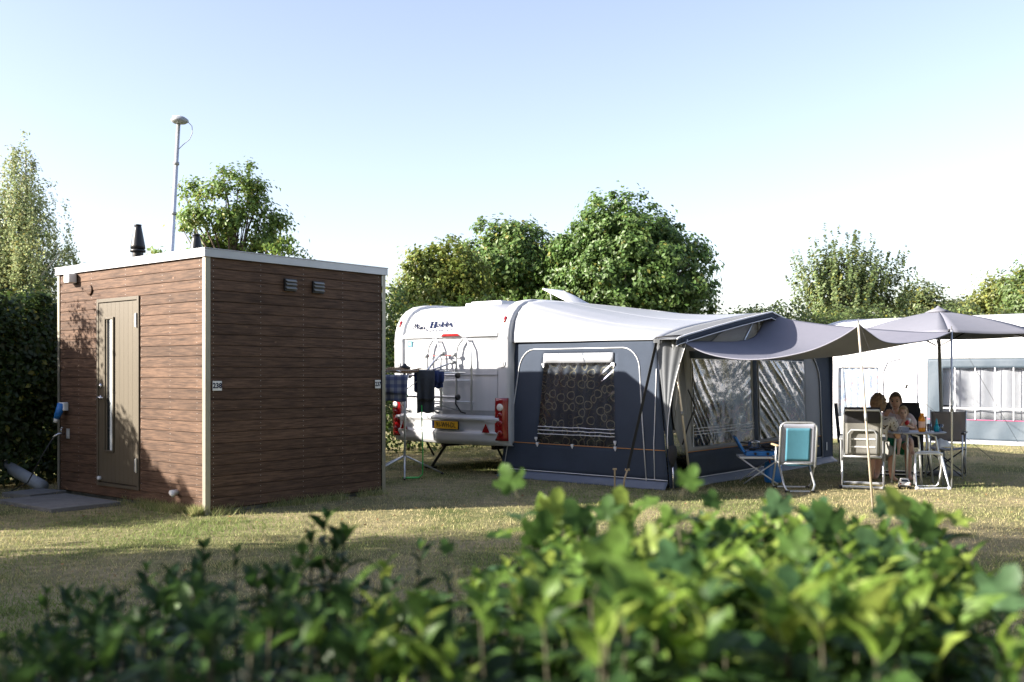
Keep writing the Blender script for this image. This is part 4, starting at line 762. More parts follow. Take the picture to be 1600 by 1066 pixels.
for (a, b), cur in ((W1, 'ring2'), (W2, 'ring2')):
    def cr2(u, v):
        k = u*0.80+v*0.42 if a < 1 else u*0.62+v*0.60
        e1 = max(0, 1-u*2.1)*min(1, 0.4+1.2*v) if a < 1 else 0.75*(1-0.5*u)
        d = e1*0.030*((1-abs(nz(k*13, u*0.9, a)))**4+0.35*abs(nz(k*34, u*1.4, a+4)))
        e2 = max(0, 1-(1-u)*4.2); d += e2*0.012*abs(nz((v*0.8-u*0.6)*40, 2, a+7)); return d+0.004*nz(u*3, v*3, a)
    mb = MB(); mb.sheet(lambda u, v: fw(a+(b-a)*u, WZ[0]+(WZ[1]-WZ[0])*v, 0.004+cr2(u, v)), 80, 60); fwn = mb.build('front_window', 'pvc2', aw, True)
    mb = MB(); mb.sheet(lambda u, v: (FX-0.16+0.025*math.sin(u*46), a-0.03+(b-a+0.06)*u, 0.46+1.24*v), 90, 4); mb.build('curtain', cur, fwn, True, solid=0.003)
    for z in (0.74, 0.70, 0.66):
        if a < 1: mb = MB(); mb.tube([fw(y, z+0.01*(y-a)/(b-a), 0.03+0.006*nz(y*3, z*30)) for y in lin(a, b, 16)], 0.0045, 5); mb.build('window_strap', 'piping', fwn)
    mb = MB(); mb.tube([fw(a, WZ[0], 0.008), fw(a, WZ[1], 0.008), fw((a+b)/2, WZ[1], 0.01), fw(b, WZ[1], 0.008), fw(b, WZ[0], 0.008)], 0.006, 5); mb.build('window_edge', 'piping', fwn)
# gable above the front wall
mb = MB(); mb.sheet(lambda u, v: (lambda p: (FX-0.065, p[0], 1.84+(max(1.85, p[1]-0.02)-1.84)*v))(pick(RF, u)), 60, 5); gb = mb.build('gable', 'awnmid', aw, True, solid=0.003)
mb = MB(); mb.prism([(FX-0.055, 1.0, 1.86)]+[(FX-0.055, 1.35+2.8*i/12, 1.88+0.30*math.sin(i*math.pi/12)**0.7) for i in range(13)]+[(FX-0.055, 4.5, 1.86)], (0.004, 0, 0)); mb.build('gable_panel', 'awnlight', gb)
for y in (2.25, 2.8, 3.3):
    mb = MB(); mb.tube([(FX-0.04, y, 1.86), (FX-0.04, 2.8+(y-2.8)*0.15, 2.3)], 0.012, 6); mb.build('roof_pole', 'alu', aw)
# dark rounded end piece and far side panel
mb = MB(); pts = [(5.06, 0.09), (5.05, 1.3), (5.02, 1.48), (4.92, 1.64), (4.75, 1.76), (4.45, 1.83), (5.47, 1.83), (5.50, 0.09)]
mb.prism([fw(y, z, 0.012) for y, z in pts], (0.006, 0, 0)); mb.build('end_panel', 'awndark', aw)
mb = MB(); mb.tube([fw(y, z, 0.022) for y, z in pts[:6]], 0.007, 5); mb.build('piping', 'piping', aw, True)
mb = MB(); mb.sheet(lambda u, v: (-0.02+2.5*u, 5.49+wr(u*2, v*2), 0.02+v*1.86), 20, 14); mb.build('far_panel', 'awndark', aw, True, solid=0.003)
mb = MB(); mb.prism([fw(5.2, 0.33, 0.03), fw(5.23, 0.33, 0.03), fw(5.22, 0.20, 0.03), fw(5.19, 0.20, 0.03)], (0.004, 0, 0)); mb.build('care_label', 'white', aw)
# near corner: strip beside the door, swept-out wing, tied-back door flap, interior floor sheet
mb = MB(); mb.sheet(lambda u, v: (2.49-0.19*v+0.01+0.02*u, 0.11+0.20*u*(1-0.55*v), 0.02+1.86*v), 4, 16); mb.build('corner_strip', 'awndark', aw, True, solid=0.003)
mb = MB(); mb.sheet(lambda u, v: (lambda t: (2.31+0.19*(1-v)+(0.33*v**1.6)*u, 0.085-0.03*u+0.012*math.sin(u*16)*v+0.25*u*v**1.5, 0.52+1.37*v))(0), 14, 16); mb.build('wing', 'awnmid', aw, True, solid=0.003)
mb = MB(); mb.tube([(2.50+0.0+0.14*v**1.6*0+0.33*v**1.6-0.19*v, 0.055+0.25*v**1.5, 0.52+1.37*v) for v in lin(0, 1, 10)], 0.006, 5); mb.build('piping', 'piping', aw, True)
mb = MB(); mb.sheet(lambda u, v: (FX-0.03+0.05*math.sin(u*9+v*2)*(1-u)-0.06*v, 0.66-(0.10+0.30*math.sin(min(1, v*1.15)*math.pi)*(0.4+0.6*(1-v)))*u, 0.46+1.36*v), 12, 20); fl = mb.build('door_flap', 'awnlight', aw, True, solid=0.004)
mb = MB(); mb.tube([(FX+0.02, 0.60, 1.25), (FX+0.04, 0.74, 1.05), (FX+0.04, 0.72, 0.98), (FX+0.03, 0.58, 0.78), (FX+0.02, 0.46, 0.55)], 0.010, 6); mb.build('flap_tie', 'strap', fl, True)
mb = MB(); mb.sheet(lambda u, v: (0.0+2.35*u, 0.15+5.3*v, 0.006+0.004*nz(u*8, v*8)), 12, 20); mb.build('floor_sheet', 'dark', aw, True, solid=0.002)
# poles of the frame
mb = MB(); mb.tube([(FX+0.12, 0.50, 0.0), (FX+0.03, 0.20, 1.88)], 0.016, 10); p_ = mb.build('front_pole', 'pole', aw, True)
mb = MB(); mb.tube([(FX+0.075, 0.35, 0.93), (FX+0.073, 0.343, 0.98)], 0.021, 10); mb.tube([(FX+0.035, 0.216, 1.72), (FX+0.03, 0.20, 1.88)], 0.021, 10); mb.build('pole_clamp', 'greytrim', p_, True)
mb = MB(); mb.tube([(2.36, 0.12, 0.02), (2.33, 0.12, 1.87), (0.05, 0.12, 1.88)], 0.014, 8); mb.tube([(2.40, 5.4, 0.02), (2.40, 5.4, 1.83)], 0.014, 8); mb.build('corner_pole', 'alu', aw, True)
mb = MB(); mb.tube([(2.28, 0.07, 1.88), (2.34, 0.05, 1.91), (2.46, 0.08, 1.925), (2.62, 0.20, 1.935)], 0.010, 6); mb.build('bent_rod', 'strap', aw, True)
# storm strap with spring and peg, second tie-down, far guy strap
def W(l): v = CARA+BX*l[0]+AX*l[1]; return Vector((v.x, v.y, l[2]))
ss = thing('storm_strap', 'black webbing storm strap with metal end at the near awning corner', 'strap', (1.44, 12.42, 0))
top = W((2.33, 0.07, 1.87))-Vector((1.44, 12.42, 0)); bot = Vector((0, 0, 0.26)); d = (bot-top).normalized(); q = Vector((0.8, 0.6, 0)).normalized()*0.024
mb = MB(); mb.prism([top-q, top+q, bot+q, bot-q], (0.002, -0.004, 0)); mb.build('webbing', 'strap', ss)
mb = MB(); mb.box(bot, (0.06, 0.012, 0.03)); mb.tube([bot, bot+Vector((-0.04, -0.02, -0.12)), bot+Vector((-0.055, -0.03, -0.24))], 0.012, 8); mb.build('spring_hook', 'tan', ss, True)
mb = MB(); mb.box(top+Vector((0, -0.01, 0.0)), (0.07, 0.03, 0.05)); mb.build('buckle', 'greytrim', ss)
mb = MB(); mb.tube([(0, 0, -0.05), (0, 0, 0.25)], 0.011, 8); mb.box((0, 0, 0.26), (0.05, 0.03, 0.022)); tagged(mb, 'ground_peg', 'tan', 'brown ground peg standing upright left of the storm strap', 'peg', loc=(1.29, 12.5, 0))
td = thing('tie_down', 'black teardrop tensioner on a short rod beside the awning door', 'tensioner', (2.02, 12.47, 0))
mb = MB(); mb.tube([(0, 0, -0.03), (-0.005, 0, 0.33)], 0.012, 8); mb.build('rod', 'steel', td, True)
mb = MB(); mb.lathe([(0.01, 0.28), (0.035, 0.34), (0.058, 0.43), (0.06, 0.50), (0.045, 0.55), (0.012, 0.565)], (-0.01, 0, 0), 16); mb.build('tensioner_head', 'strap', td, True)
mb = MB(); tt = W((2.62, 0.20, 1.92))-Vector((2.02, 12.47, 0)); mb.tube([(-0.01, 0, 0.56), tt], 0.003, 5); mb.build('cord', 'cable', td)
GO = Vector(at(1312, 700, 16.2)); GO.z = 0
gs = thing('guy_strap', 'guy line with black webbing at the far right awning corner', 'guy line', GO)
e0 = W((2.62, 5.5, 1.84))-GO; mb = MB(); mb.tube([e0, Vector(at(1323, 640, 15.6))-GO, Vector(at(1334, 715, 14.9))-GO], 0.005, 5); mb.build('line', 'cable', gs)
a_ = Vector(at(1303, 630, 16.5))-GO; b_ = Vector(at(1312, 692, 16.2))-GO; mb = MB(); mb.prism([a_, a_+Vector((0.06, 0, 0)), b_+Vector((0.03, 0, 0)), b_-Vector((0.03, 0, 0))], (0, 0.006, 0)); mb.tube([b_, (0, 0, 0)], 0.008, 6); mb.build('webbing', 'strap', gs)

# ================================================================== SUN CANOPY on poles
cn = thing('sun_canopy', 'sagging lavender grey sun canopy stretched from the awning peak to poles', 'canopy', (3.8, 12.6, 0)); CO = Vector((3.8, 12.6, 0))
def poly(pts, t):
    P = [Vector(at(*p)) for p in pts]; f = t*(len(P)-1); i = min(int(f), len(P)-2); t = f-i
    p0 = P[max(0, i-1)]; p1 = P[i]; p2 = P[i+1]; p3 = P[min(len(P)-1, i+2)]
    return 0.5*((2*p1)+(p2-p0)*t+(2*p0-5*p1+4*p2-p3)*t*t+(3*p1-p0-3*p2+p3)*t**3)
eBC = [(1062, 531, 12.55), (1100, 551, 12.3), (1150, 561, 11.9), (1205, 560, 11.5), (1265, 548, 11.1), (1310, 529, 10.8), (1343, 508, 10.55)]
eAD = [(1196, 490, 14.7), (1240, 500, 14.55), (1290, 507, 14.3), (1340, 512, 14.0), (1390, 516, 13.6), (1440, 519, 13.2), (1487, 519, 12.85)]
eBA = [(1062, 531, 12.55), (1090, 533, 12.9), (1125, 534, 13.3), (1155, 533, 13.75), (1178, 526, 14.2), (1190, 508, 14.5), (1196, 490, 14.7)]
eCD = [(1343, 508, 10.55), (1358, 520, 10.9), (1378, 533, 11.2), (1400, 537, 11.5), (1430, 535, 11.9), (1462, 529, 12.4), (1487, 519, 12.85)]
def coons(u, v):
    c0 = poly(eBC, u); c1 = poly(eAD, u); d0 = poly(eBA, v); d1 = poly(eCD, v); B, C, A, D = poly(eBC, 0), poly(eBC, 1), poly(eAD, 0), poly(eAD, 1)
    p = (1-v)*c0+v*c1+(1-u)*d0+u*d1-((1-u)*(1-v)*B+u*(1-v)*C+(1-u)*v*A+u*v*D)
    p.z += 0.012*nz(u*7, v*6, 2)*math.sin(u*math.pi)*math.sin(v*math.pi); return p-CO
mb = MB(); mb.sheet(coons, 48, 36); mb.build('cloth', 'canopy', cn, True, solid=0.003)
mb = MB(); mb.tube([coons(i/48, 0) for i in range(49)], 0.008, 6); mb.tube([coons(1, i/36) for i in range(37)], 0.008, 6); mb.build('hem', 'canopy', cn, True)
for lab, base, tp_, nm in (('wooden coloured canopy pole standing in front of the reclining chair', (3.80, 10.47, 0), at(1341, 505, 10.55), 1), ('pale metal canopy pole beside the parasol pole', (5.62, 12.72, 0), at(1487, 516, 12.85), 2)):
    t = thing('canopy_pole', lab, 'pole', base); d = Vector(tp_)-Vector(base); mb = MB(); mb.tube([(0, 0, -0.02), d*0.5, d], [0.0125, 0.0125, 0.011] if nm == 1 else 0.0125, 10); mb.build('shaft', 'pole' if nm == 1 else 'alu', t, True)
    mb = MB(); mb.tube([d, d+Vector((0, 0, 0.05))], 0.005, 6); mb.build('spike', 'steel', t); mb = MB(); mb.tube([d*0.48, d*0.52], 0.0155, 10); mb.build('collar', 'greytrim', t, True)
    g = thing('guy_rope', 'thin rope tying down the '+('pole in front of the reclining chair' if nm == 1 else 'pale pole beside the parasol'), 'guy rope', base)
    e = Vector((0.28, -0.95, 0.0)) if nm == 1 else Vector((1.3, 0.25, 0)); mb = MB(); mb.tube([d+Vector((0, 0, 0.03)), e], 0.0022, 4); mb.build('rope', 'cable', g)
    mb = MB(); mb.tube([e+Vector((0, 0, -0.03)), e+Vector((0, 0, 0.06))], 0.006, 6); mb.build('peg', 'steel', g)

# ================================================================== DRYING RACK with washing
RB = Vector((-1.50, 13.93, 0)); rk = thing('drying_rack', 'silver folding rotary drying rack on tripod legs beside the caravan rear', 'drying rack', RB)
mb = MB(); mb.tube([(0, 0, 0.10), (0, 0, 1.50)], 0.016, 10); mb.build('pole', 'alu', rk, True)
mb = MB(); mb.lathe([(0.02, 1.50), (0.075, 1.52), (0.085, 1.55), (0.03, 1.575), (0.02, 1.60)], (0, 0, 0), 16); mb.build('hub', 'black', rk, True)
for ex, ey, k in ((0.03, -0.32, 0.30), (0.50, 0.50, 0.30), (-0.62, 0.42, 0.30), (-0.55, -0.1, 0.30)):
    mb = MB(); mb.tube([(ex*0.04, ey*0.04, k), (ex, ey, 0.015)], 0.013, 8); mb.build('leg', 'alu', rk, True)
    mb = MB(); mb.tube([(ex*0.95, ey*0.95, 0.03), (ex, ey, 0.0)], 0.018, 8); mb.build('foot', 'black', rk, True)
ends = [Vector((0.62, 0.10, 1.50)), Vector((-0.62, -0.05, 1.50)), Vector((0.05, 0.62, 1.50)), Vector((-0.05, -0.55, 1.50))]
for e in ends:
    mb = MB(); mb.tube([(0, 0, 1.47), e], 0.009, 6); mb.build('arm', 'alu', rk, True)
    mb = MB(); mb.tube([(0, 0, 1.22), e*0.55+Vector((0, 0, 0.66))], 0.007, 6); mb.build('strut', 'alu', rk, True)
mb = MB()
for f in (0.45, 0.62, 0.8, 0.97):
    q = [ends[0]*f, ends[2]*f, ends[1]*f, ends[3]*f]; q = [Vector((p.x, p.y, 1.505)) for p in q]; mb.tube(q, 0.0022, 4, True)
mb.build('lines', 'piping', rk)
def cloth(name, m, label, cx, cy, wd, ang, ztop, drop, seed, fold=0.018):
    dx, dy = math.cos(ang), math.sin(ang)
    def fn(u, v):
        s = (v-0.5)*2; side = -1 if s < 0 else 1; t = abs(s); nx, ny = dy, -dx; w_ = wd*(u-0.5)*(1-0.06*t)
        o = side*(0.006+0.022*min(1, t*4))+fold*math.sin(u*13+seed)*t+0.02*nz(u*3, t*2, seed)*t
        d = drop*(1 if side < 0 else 0.7)
        return (dx*w_+nx*-o*-1, dy*w_+ny*-o*-1, -d*t-0.01*math.sin(u*9+seed)*t)
    mb = MB(); mb.sheet(fn, 22, 28); o = mb.build(name, m, None, True, solid=0.006); o.location = (cx, cy, ztop); tag(o, label, 'cloth'); return o
cloth('check_cloth', 'check', 'blue and white checked cloth hanging from the drying rack', RB.x-0.13, RB.y-0.38, 0.42, R(2), 1.44, 0.36, 1.0)
cloth('grey_towel', 'towel', 'dark grey towel hanging from the right of the drying rack', RB.x+0.30, RB.y-0.10, 0.25, R(8), 1.515, 0.60, 2.0)
cloth('navy_garment', 'navy', 'navy blue garment hanging behind the grey towel', RB.x+0.46, RB.y+0.08, 0.17, R(20), 1.515, 0.26, 3.0, 0.03)
cloth('navy_garment', 'navy', 'small dark garment peeking out left of the grey towel', RB.x+0.165, RB.y+0.10, 0.09, R(8), 1.50, 0.30, 5.0, 0.02)
mb = MB(); mb.sheet(lambda u, v: (-0.24+0.46*u+0.03*v, -0.30+0.40*v, 1.525+0.014*math.sin(u*7)+0.02*nz(u*4, v*4)-0.10*max(0, 0.12-v)*4), 16, 12); o = mb.build('striped_cloth', 'stripe', None, True, solid=0.006); o.location = RB; tag(o, 'brown striped cloth laid flat on top of the drying rack', 'cloth')
mb = MB(); mb.tube([(0.245, -0.10, 1.02), (0.25, -0.11, 0.7), (0.262, -0.10, 0.35), (0.255, -0.08, 0.06), (0.20, -0.10, 0.012), (0.06, -0.14, 0.012), (-0.02, -0.10, 0.012), (0.08, -0.02, 0.012), (0.2, -0.04, 0.012)], 0.009, 6); o = mb.build('green_cord', 'hose', None, True); o.location = RB; tag(o, 'bright green cord hanging down below the grey towel', 'cord')

# ================================================================== CHAIRS
def rrect(x0, x1, z0, z1, r, y0, y1, n=5, open_bottom=True):
    f = lambda z: y0+(y1-y0)*(z-z0)/(z1-z0); o = [(x0, f(z0), z0)]
    o += [(x0+r-r*math.cos(i*math.pi/2/n), f(z1-r), z1-r+r*math.sin(i*math.pi/2/n)) for i in range(n+1)]
    o += [(x1-r+r*math.sin(i*math.pi/2/n), f(z1-r), z1-r+r*math.cos(i*math.pi/2/n)) for i in range(n+1)]; o.append((x1, f(z0), z0)); return o
bc = thing('folding_chair', 'turquoise folding beach chair seen from behind, in front of awning', 'chair', (3.535, 12.33, 0), R(-4))
mb = MB(); mb.tube(rrect(-0.22, 0.22, 0.30, 0.855, 0.075, 0.02, -0.09), 0.0125, 8); mb.build('back_frame', 'alu', bc, True)
bk = lambda x, z, o=0.0: (x, 0.02-0.11*(z-0.30)/0.555-o+0.012*(1-(x/0.21)**2), z)
mb = MB(); mb.sheet(lambda u, v: bk(-0.21+0.42*u, 0.335+0.505*v), 12, 12); mb.build('back_cloth', 'bluegrey', bc, True, solid=0.004)
mb = MB(); mb.sheet(lambda u, v: bk(-0.148+0.296*u, 0.375+0.41*v, 0.006), 12, 12); mb.build('back_centre', 'bluecloth', bc, True, solid=0.003)
mb = MB(); mb.sheet(lambda u, v: (-0.21+0.42*u, 0.03+0.40*v, 0.33+0.06*v-0.02*math.sin(u*math.pi)), 10, 10); mb.build('seat_cloth', 'bluecloth', bc, True, solid=0.004)
mb = MB(); mb.tube([(-0.215, 0.45, 0.40), (-0.215, 0.02, 0.34), (0.215, 0.02, 0.34), (0.215, 0.45, 0.40)], 0.0115, 8, True); mb.build('seat_frame', 'alu', bc, True)
mb = MB(); mb.tube([(-0.185, 0.28, 0.37), (-0.185, -0.10, 0.09), (-0.16, -0.125, 0.03), (-0.12, -0.13, 0.013), (0.12, -0.13, 0.013), (0.16, -0.125, 0.03), (0.185, -0.10, 0.09), (0.185, 0.28, 0.37)], 0.0125, 8); mb.build('leg_frame', 'alu', bc, True)
mb = MB(); mb.tube([(-0.24, 0.10, 0.555), (-0.24, 0.12, 0.36), (-0.24, 0.34, 0.06), (-0.21, 0.37, 0.015), (0.21, 0.37, 0.015), (0.24, 0.34, 0.06), (0.24, 0.12, 0.36), (0.24, 0.10, 0.555)], 0.0125, 8); mb.build('leg_frame', 'alu', bc, True)
for s in (-1, 1):
    mb = MB(); mb.box((s*0.245, 0.16, 0.565), (0.04, 0.34, 0.022)); mb.build('armrest', 'tan', bc, bevel=0.008)
    mb = MB(); mb.box((s*0.15, -0.128, 0.014), (0.06, 0.034, 0.028)); mb.box((s*0.2, 0.365, 0.014), (0.05, 0.034, 0.028)); mb.build('foot', 'black', bc, bevel=0.005)

def recliner(name, label, loc, rz, pad, head, frame, shell):
    """high-backed camp recliner, faces +Y"""
    t = thing(name, label, 'chair', loc, rz)
    bkp = lambda x, z, o=0.0: (x, -0.23-0.20*(z-0.42)/0.65-o+0.025*(1-(x/0.25)**2), z)
    mb = MB(); mb.sheet(lambda u, v: bkp(-0.235+0.47*u, 0.43+0.50*v), 10, 14); mb.build('backrest', pad, t, True, solid=0.018)
    mb = MB(); mb.sheet(lambda u, v: bkp((-0.25+0.50*u)*(1-0.06*v), 0.80+0.235*v, -0.03+0.03*math.sin(v*math.pi)), 10, 8); mb.build('headrest', head, t, True, solid=0.045)
    mb = MB(); mb.tube([bkp(-0.25, 0.40), bkp(-0.245, 0.93), bkp(-0.22, 1.0), bkp(0.22, 1.0), bkp(0.245, 0.93), bkp(0.25, 0.40)], 0.0145, 8); mb.build('back_frame', frame, t, True)
    mb = MB(); mb.tube([bkp(-0.19, 0.45, 0.035), bkp(-0.19, 0.70, 0.035), bkp(-0.15, 0.745, 0.035), bkp(0.15, 0.745, 0.035), bkp(0.19, 0.70, 0.035), bkp(0.19, 0.45, 0.035)], 0.012, 8); mb.build('back_bow', shell, t, True)
    for z in (0.53, 0.63):
        mb = MB(); mb.sheet(lambda u, v: bkp(-0.17+0.34*u, z-0.008+0.016*v, 0.016), 4, 2); mb.build('back_strap', 'piping', t, solid=0.004)
    mb = MB(); mb.sheet(lambda u, v: (-0.235+0.47*u, -0.22+0.46*v, 0.42+0.03*v-0.02*math.sin(u*math.pi)), 8, 8); mb.build('seat', pad, t, True, solid=0.03)
    mb = MB(); mb.tube([(-0.25, -0.24, 0.40), (-0.25, 0.26, 0.44), (0.25, 0.26, 0.44), (0.25, -0.24, 0.40)], 0.0135, 8, True); mb.build('seat_frame', frame, t, True)
    for s in (-1, 1):
        mb = MB(); mb.box((s*0.285, 0.0, 0.635), (0.055, 0.46, 0.03), (R(4), 0, 0)); mb.build('armrest', shell, t, bevel=0.01)
        mb = MB(); mb.tube([(s*0.275, 0.18, 0.63), (s*0.275, -0.02, 0.33), (s*0.275, -0.30, 0.03)], 0.0135, 8); mb.build('leg', frame, t, True)
        mb = MB(); mb.tube([(s*0.29, -0.16, 0.62), (s*0.29, -0.02, 0.33), (s*0.29, 0.25, 0.03)], 0.0135, 8); mb.build('leg', shell, t, True)
    for y in (-0.30, 0.25):
        mb = MB(); mb.box((0, y, 0.022), (0.60, 0.05, 0.03)); mb.build('foot_bar', frame, t, bevel=0.008)
        for s in (-1, 1): mb = MB(); mb.box((s*0.29, y, 0.02), (0.05, 0.06, 0.04)); mb.build('foot', 'black', t, bevel=0.008)
    return t
recliner('reclining_chair', 'beige reclining camp chair with black headrest, its back to us', (4.53, 12.86, 0), R(-20), 'beige', 'darkpad', 'alu', 'greytrim').scale = (0.9, 0.95, 1.0)
recliner('reclining_chair', 'black reclining camp chair behind the man at the table', (5.58, 14.30, 0), R(156), 'darkpad', 'darkpad', 'blackm', 'black')
# director's chair
dc = thing('camp_chair', 'taupe canvas camp chair with black crossed legs right of the table', 'chair', (6.06, 13.9, 0), R(150)); dc.scale = (0.88, 0.88, 1)
mb = MB(); mb.sheet(lambda u, v: (-0.25+0.5*u, -0.24-0.05*v+0.02*math.sin(u*math.pi), 0.50+0.42*v), 8, 8); mb.build('backrest', 'taupe', dc, True, solid=0.012)
mb = MB(); mb.sheet(lambda u, v: (-0.25+0.5*u, -0.22+0.44*v, 0.43-0.03*math.sin(u*math.pi)), 8, 8); mb.build('seat', 'bluegrey', dc, True, solid=0.012)
for s in (-1, 1):
    mb = MB(); mb.tube([(s*0.26, -0.24, 0.40), (s*0.26, -0.29, 0.94)], 0.011, 8); mb.build('back_post', 'alu', dc, True)
    mb = MB(); mb.tube([(s*0.26, 0.24, 0.02), (s*0.26, 0.24, 0.62)], 0.012, 8); mb.build('leg', 'alu', dc, True)
    mb = MB(); mb.tube([(s*0.26, -0.24, 0.02), (s*0.26, -0.24, 0.62)], 0.012, 8); mb.build('leg', 'alu', dc, True)
    mb = MB(); mb.box((s*0.265, 0, 0.64), (0.05, 0.5, 0.025)); mb.build('armrest', 'black', dc, bevel=0.008)
    for y in (-0.24, 0.24): mb = MB(); mb.tube([(-s*0.26, y, 0.05), (s*0.26, y, 0.41)], 0.010, 6); mb.build('cross_leg', 'blackm', dc, True)
    mb = MB(); mb.tube([(s*0.26, -0.24, 0.06), (s*0.26, 0.24, 0.40)], 0.009, 6); mb.tube([(s*0.26, 0.24, 0.06), (s*0.26, -0.24, 0.40)], 0.009, 6); mb.build('side_brace', 'blackm', dc, True)
# footstool frame
fs = thing('footstool', 'bare aluminium tube folding footstool at the front of the table', 'footstool', (5.30, 12.62, 0), R(-3))
mb = MB(); mb.tube([(-0.205, -0.10, 0.014), (-0.185, 0.0, 0.22), (-0.165, 0.06, 0.40), (-0.14, 0.07, 0.445), (-0.09, 0.07, 0.46), (0.09, 0.07, 0.46), (0.14, 0.07, 0.445), (0.165, 0.06, 0.40), (0.185, 0.0, 0.22), (0.205, -0.10, 0.014)], 0.0155, 10, True); mb.build('frame', 'alu', fs, True)
mb = MB(); mb.tube([(-0.17, 0.05, 0.44), (-0.165, 0.08, 0.22), (-0.15, 0.12, 0.05), (-0.12, 0.14, 0.015), (0.12, 0.14, 0.015), (0.15, 0.12, 0.05), (0.165, 0.08, 0.22), (0.17, 0.05, 0.44)], 0.0135, 10, True); mb.build('frame', 'alu', fs, True)
for s in (-1, 1): mb = MB(); mb.box((s*0.2, -0.10, 0.018), (0.04, 0.045, 0.036)); mb.build('foot', 'white', fs, bevel=0.008)

# ================================================================== TABLE and what stands on it
TB = Vector((5.31, 13.10, 0)); tb = thing('camping_table', 'oval grey topped camping table with bent tube legs', 'table', TB, R(-4)); TZ = 0.70
mb = MB(); mb.prism([(0.365*math.cos(i*math.pi/18)*(1 if True else 1), 0.27*math.sin(i*math.pi/18), TZ-0.025) for i in range(36)], (0, 0, 0.025)); mb.build('tabletop', 'tabletop', tb, bevel=0.006)
mb = MB(); mb.tube([(0.372*math.cos(i*math.pi/18), 0.277*math.sin(i*math.pi/18), TZ-0.0125) for i in range(36)], 0.013, 6, True); mb.build('rim', 'bluegrey', tb, True)
for x, y, e in ((-0.02, -0.18, 0.02), (-0.05, 0.18, -0.05), (0.20, -0.16, 0.30), (0.20, 0.16, 0.28), (-0.22, 0.12, -0.27)):
    mb = MB(); mb.tube([(x-0.08, y, TZ-0.03), (x, y, TZ-0.06), (x+(e-x)*0.5, y, 0.35), (e, y, 0.012)], 0.014, 8); mb.build('leg', 'alu', tb, True)
def on_table(x, y): return (TB.x+x, TB.y+y, TZ+0.001)
b = thing('juice_bottle', 'orange juice bottle with red cap on the camping table', 'bottle', on_table(0.035, -0.12))
mb = MB(); mb.lathe([(0.042, 0), (0.044, 0.02), (0.044, 0.15), (0.040, 0.18), (0.026, 0.205), (0.02, 0.215)], n=18); mb.build('body', 'juice', b, True)
mb = MB(); mb.lathe([(0.0446, 0.055), (0.0450, 0.06), (0.0450, 0.13), (0.0446, 0.135)], n=18); mb.build('label', 'labelp', b, True)
mb = MB(); mb.lathe([(0.024, 0.212), (0.024, 0.24), (0.02, 0.243)], n=14); mb.build('cap', 'juice', b, True)
b = thing('spray_bottle', 'small teal bottle with a pointed top on the table', 'bottle', on_table(0.235, -0.10))
mb = MB(); mb.lathe([(0.034, 0), (0.035, 0.06), (0.02, 0.085)], n=16); mb.build('body', 'teal', b, True); mb = MB(); mb.lathe([(0.02, 0.085), (0.016, 0.11), (0.007, 0.16), (0.004, 0.172)], n=12); mb.build('nozzle', 'teal', b, True)
M['glass'] = pvcmat('drinking_glass', 0.08, (0.86, 0.92, 0.95))
for i, (x, y, h, lab) in enumerate(((0.155, -0.06, 0.10, 'clear drinking glass between the orange and the teal bottle'), (0.31, -0.05, 0.095, 'clear drinking glass right of the teal bottle'), (0.14, 0.06, 0.19, 'tall clear glass carafe behind the drinking glasses'))):
    mb = MB(); mb.lathe([(0.026, 0.003), (0.03, h), (0.028, h), (0.024, 0.008)], n=16); o = mb.build('drinking_glass' if i < 2 else 'carafe', 'glass', None, True); o.location = on_table(x, y); tag(o, lab, 'glass', None)
b = thing('napkin_box', 'pale blue and white packet lying at the left of the table', 'packet', on_table(-0.20, -0.05), R(10)); mb = MB(); mb.box((0, 0, 0.03), (0.15, 0.10, 0.06)); mb.build('carton', 'bluegrey', b, bevel=0.004); mb = MB(); mb.box((0.0, 0.0, 0.066), (0.10, 0.05, 0.01), (0, 0.05, 0)); mb.build('napkin', 'paper', b)
b = thing('white_bag', 'white bag lying on the seat of the taupe chair', 'bag', (5.93, 13.72, 0.445), R(20)); mb = MB(); mb.sheet(lambda u, v: (-0.14+0.28*u, -0.10+0.2*v, 0.01+0.10*math.sin(u*math.pi)*math.sin(v*math.pi)*(1+0.5*nz(u*4, v*4))), 12, 10); mb.build('pouch', 'paper', b, True, solid=0.006)

# toy car
tc_ = thing('toy_car', 'white toy car on the grass in front of the table', 'toy car', (4.99, 12.66, 0), R(-18))
mb = MB(); mb.prism([(-0.065, -0.12, 0.03), (-0.065, 0.13, 0.03), (-0.065, 0.135, 0.065), (-0.065, 0.06, 0.085), (-0.065, -0.115, 0.088), (-0.065, -0.125, 0.06)], (0.13, 0, 0)); mb.build('body', 'white', tc_, bevel=0.008)
mb = MB(); mb.add([(-0.058, -0.11, 0.085), (0.058, -0.11, 0.085), (0.058, 0.07, 0.085), (-0.058, 0.07, 0.085), (-0.046, -0.085, 0.128), (0.046, -0.085, 0.128), (0.046, 0.02, 0.128), (-0.046, 0.02, 0.128)], [(0, 1, 5, 4), (1, 2, 6, 5), (2, 3, 7, 6), (3, 0, 4, 7), (4, 5, 6, 7), (0, 3, 2, 1)]); mb.build('cabin', 'white', tc_, bevel=0.006)
mb = MB(); mb.add([(-0.044, -0.1085, 0.095), (0.044, -0.1085, 0.095), (0.038, -0.093, 0.12), (-0.038, -0.093, 0.12)], [(0, 1, 2, 3)]); mb.build('rear_window', 'darkglass', tc_)
mb = MB(); mb.box((0, -0.122, 0.042), (0.12, 0.012, 0.025)); mb.build('bumper', 'black', tc_, bevel=0.003)
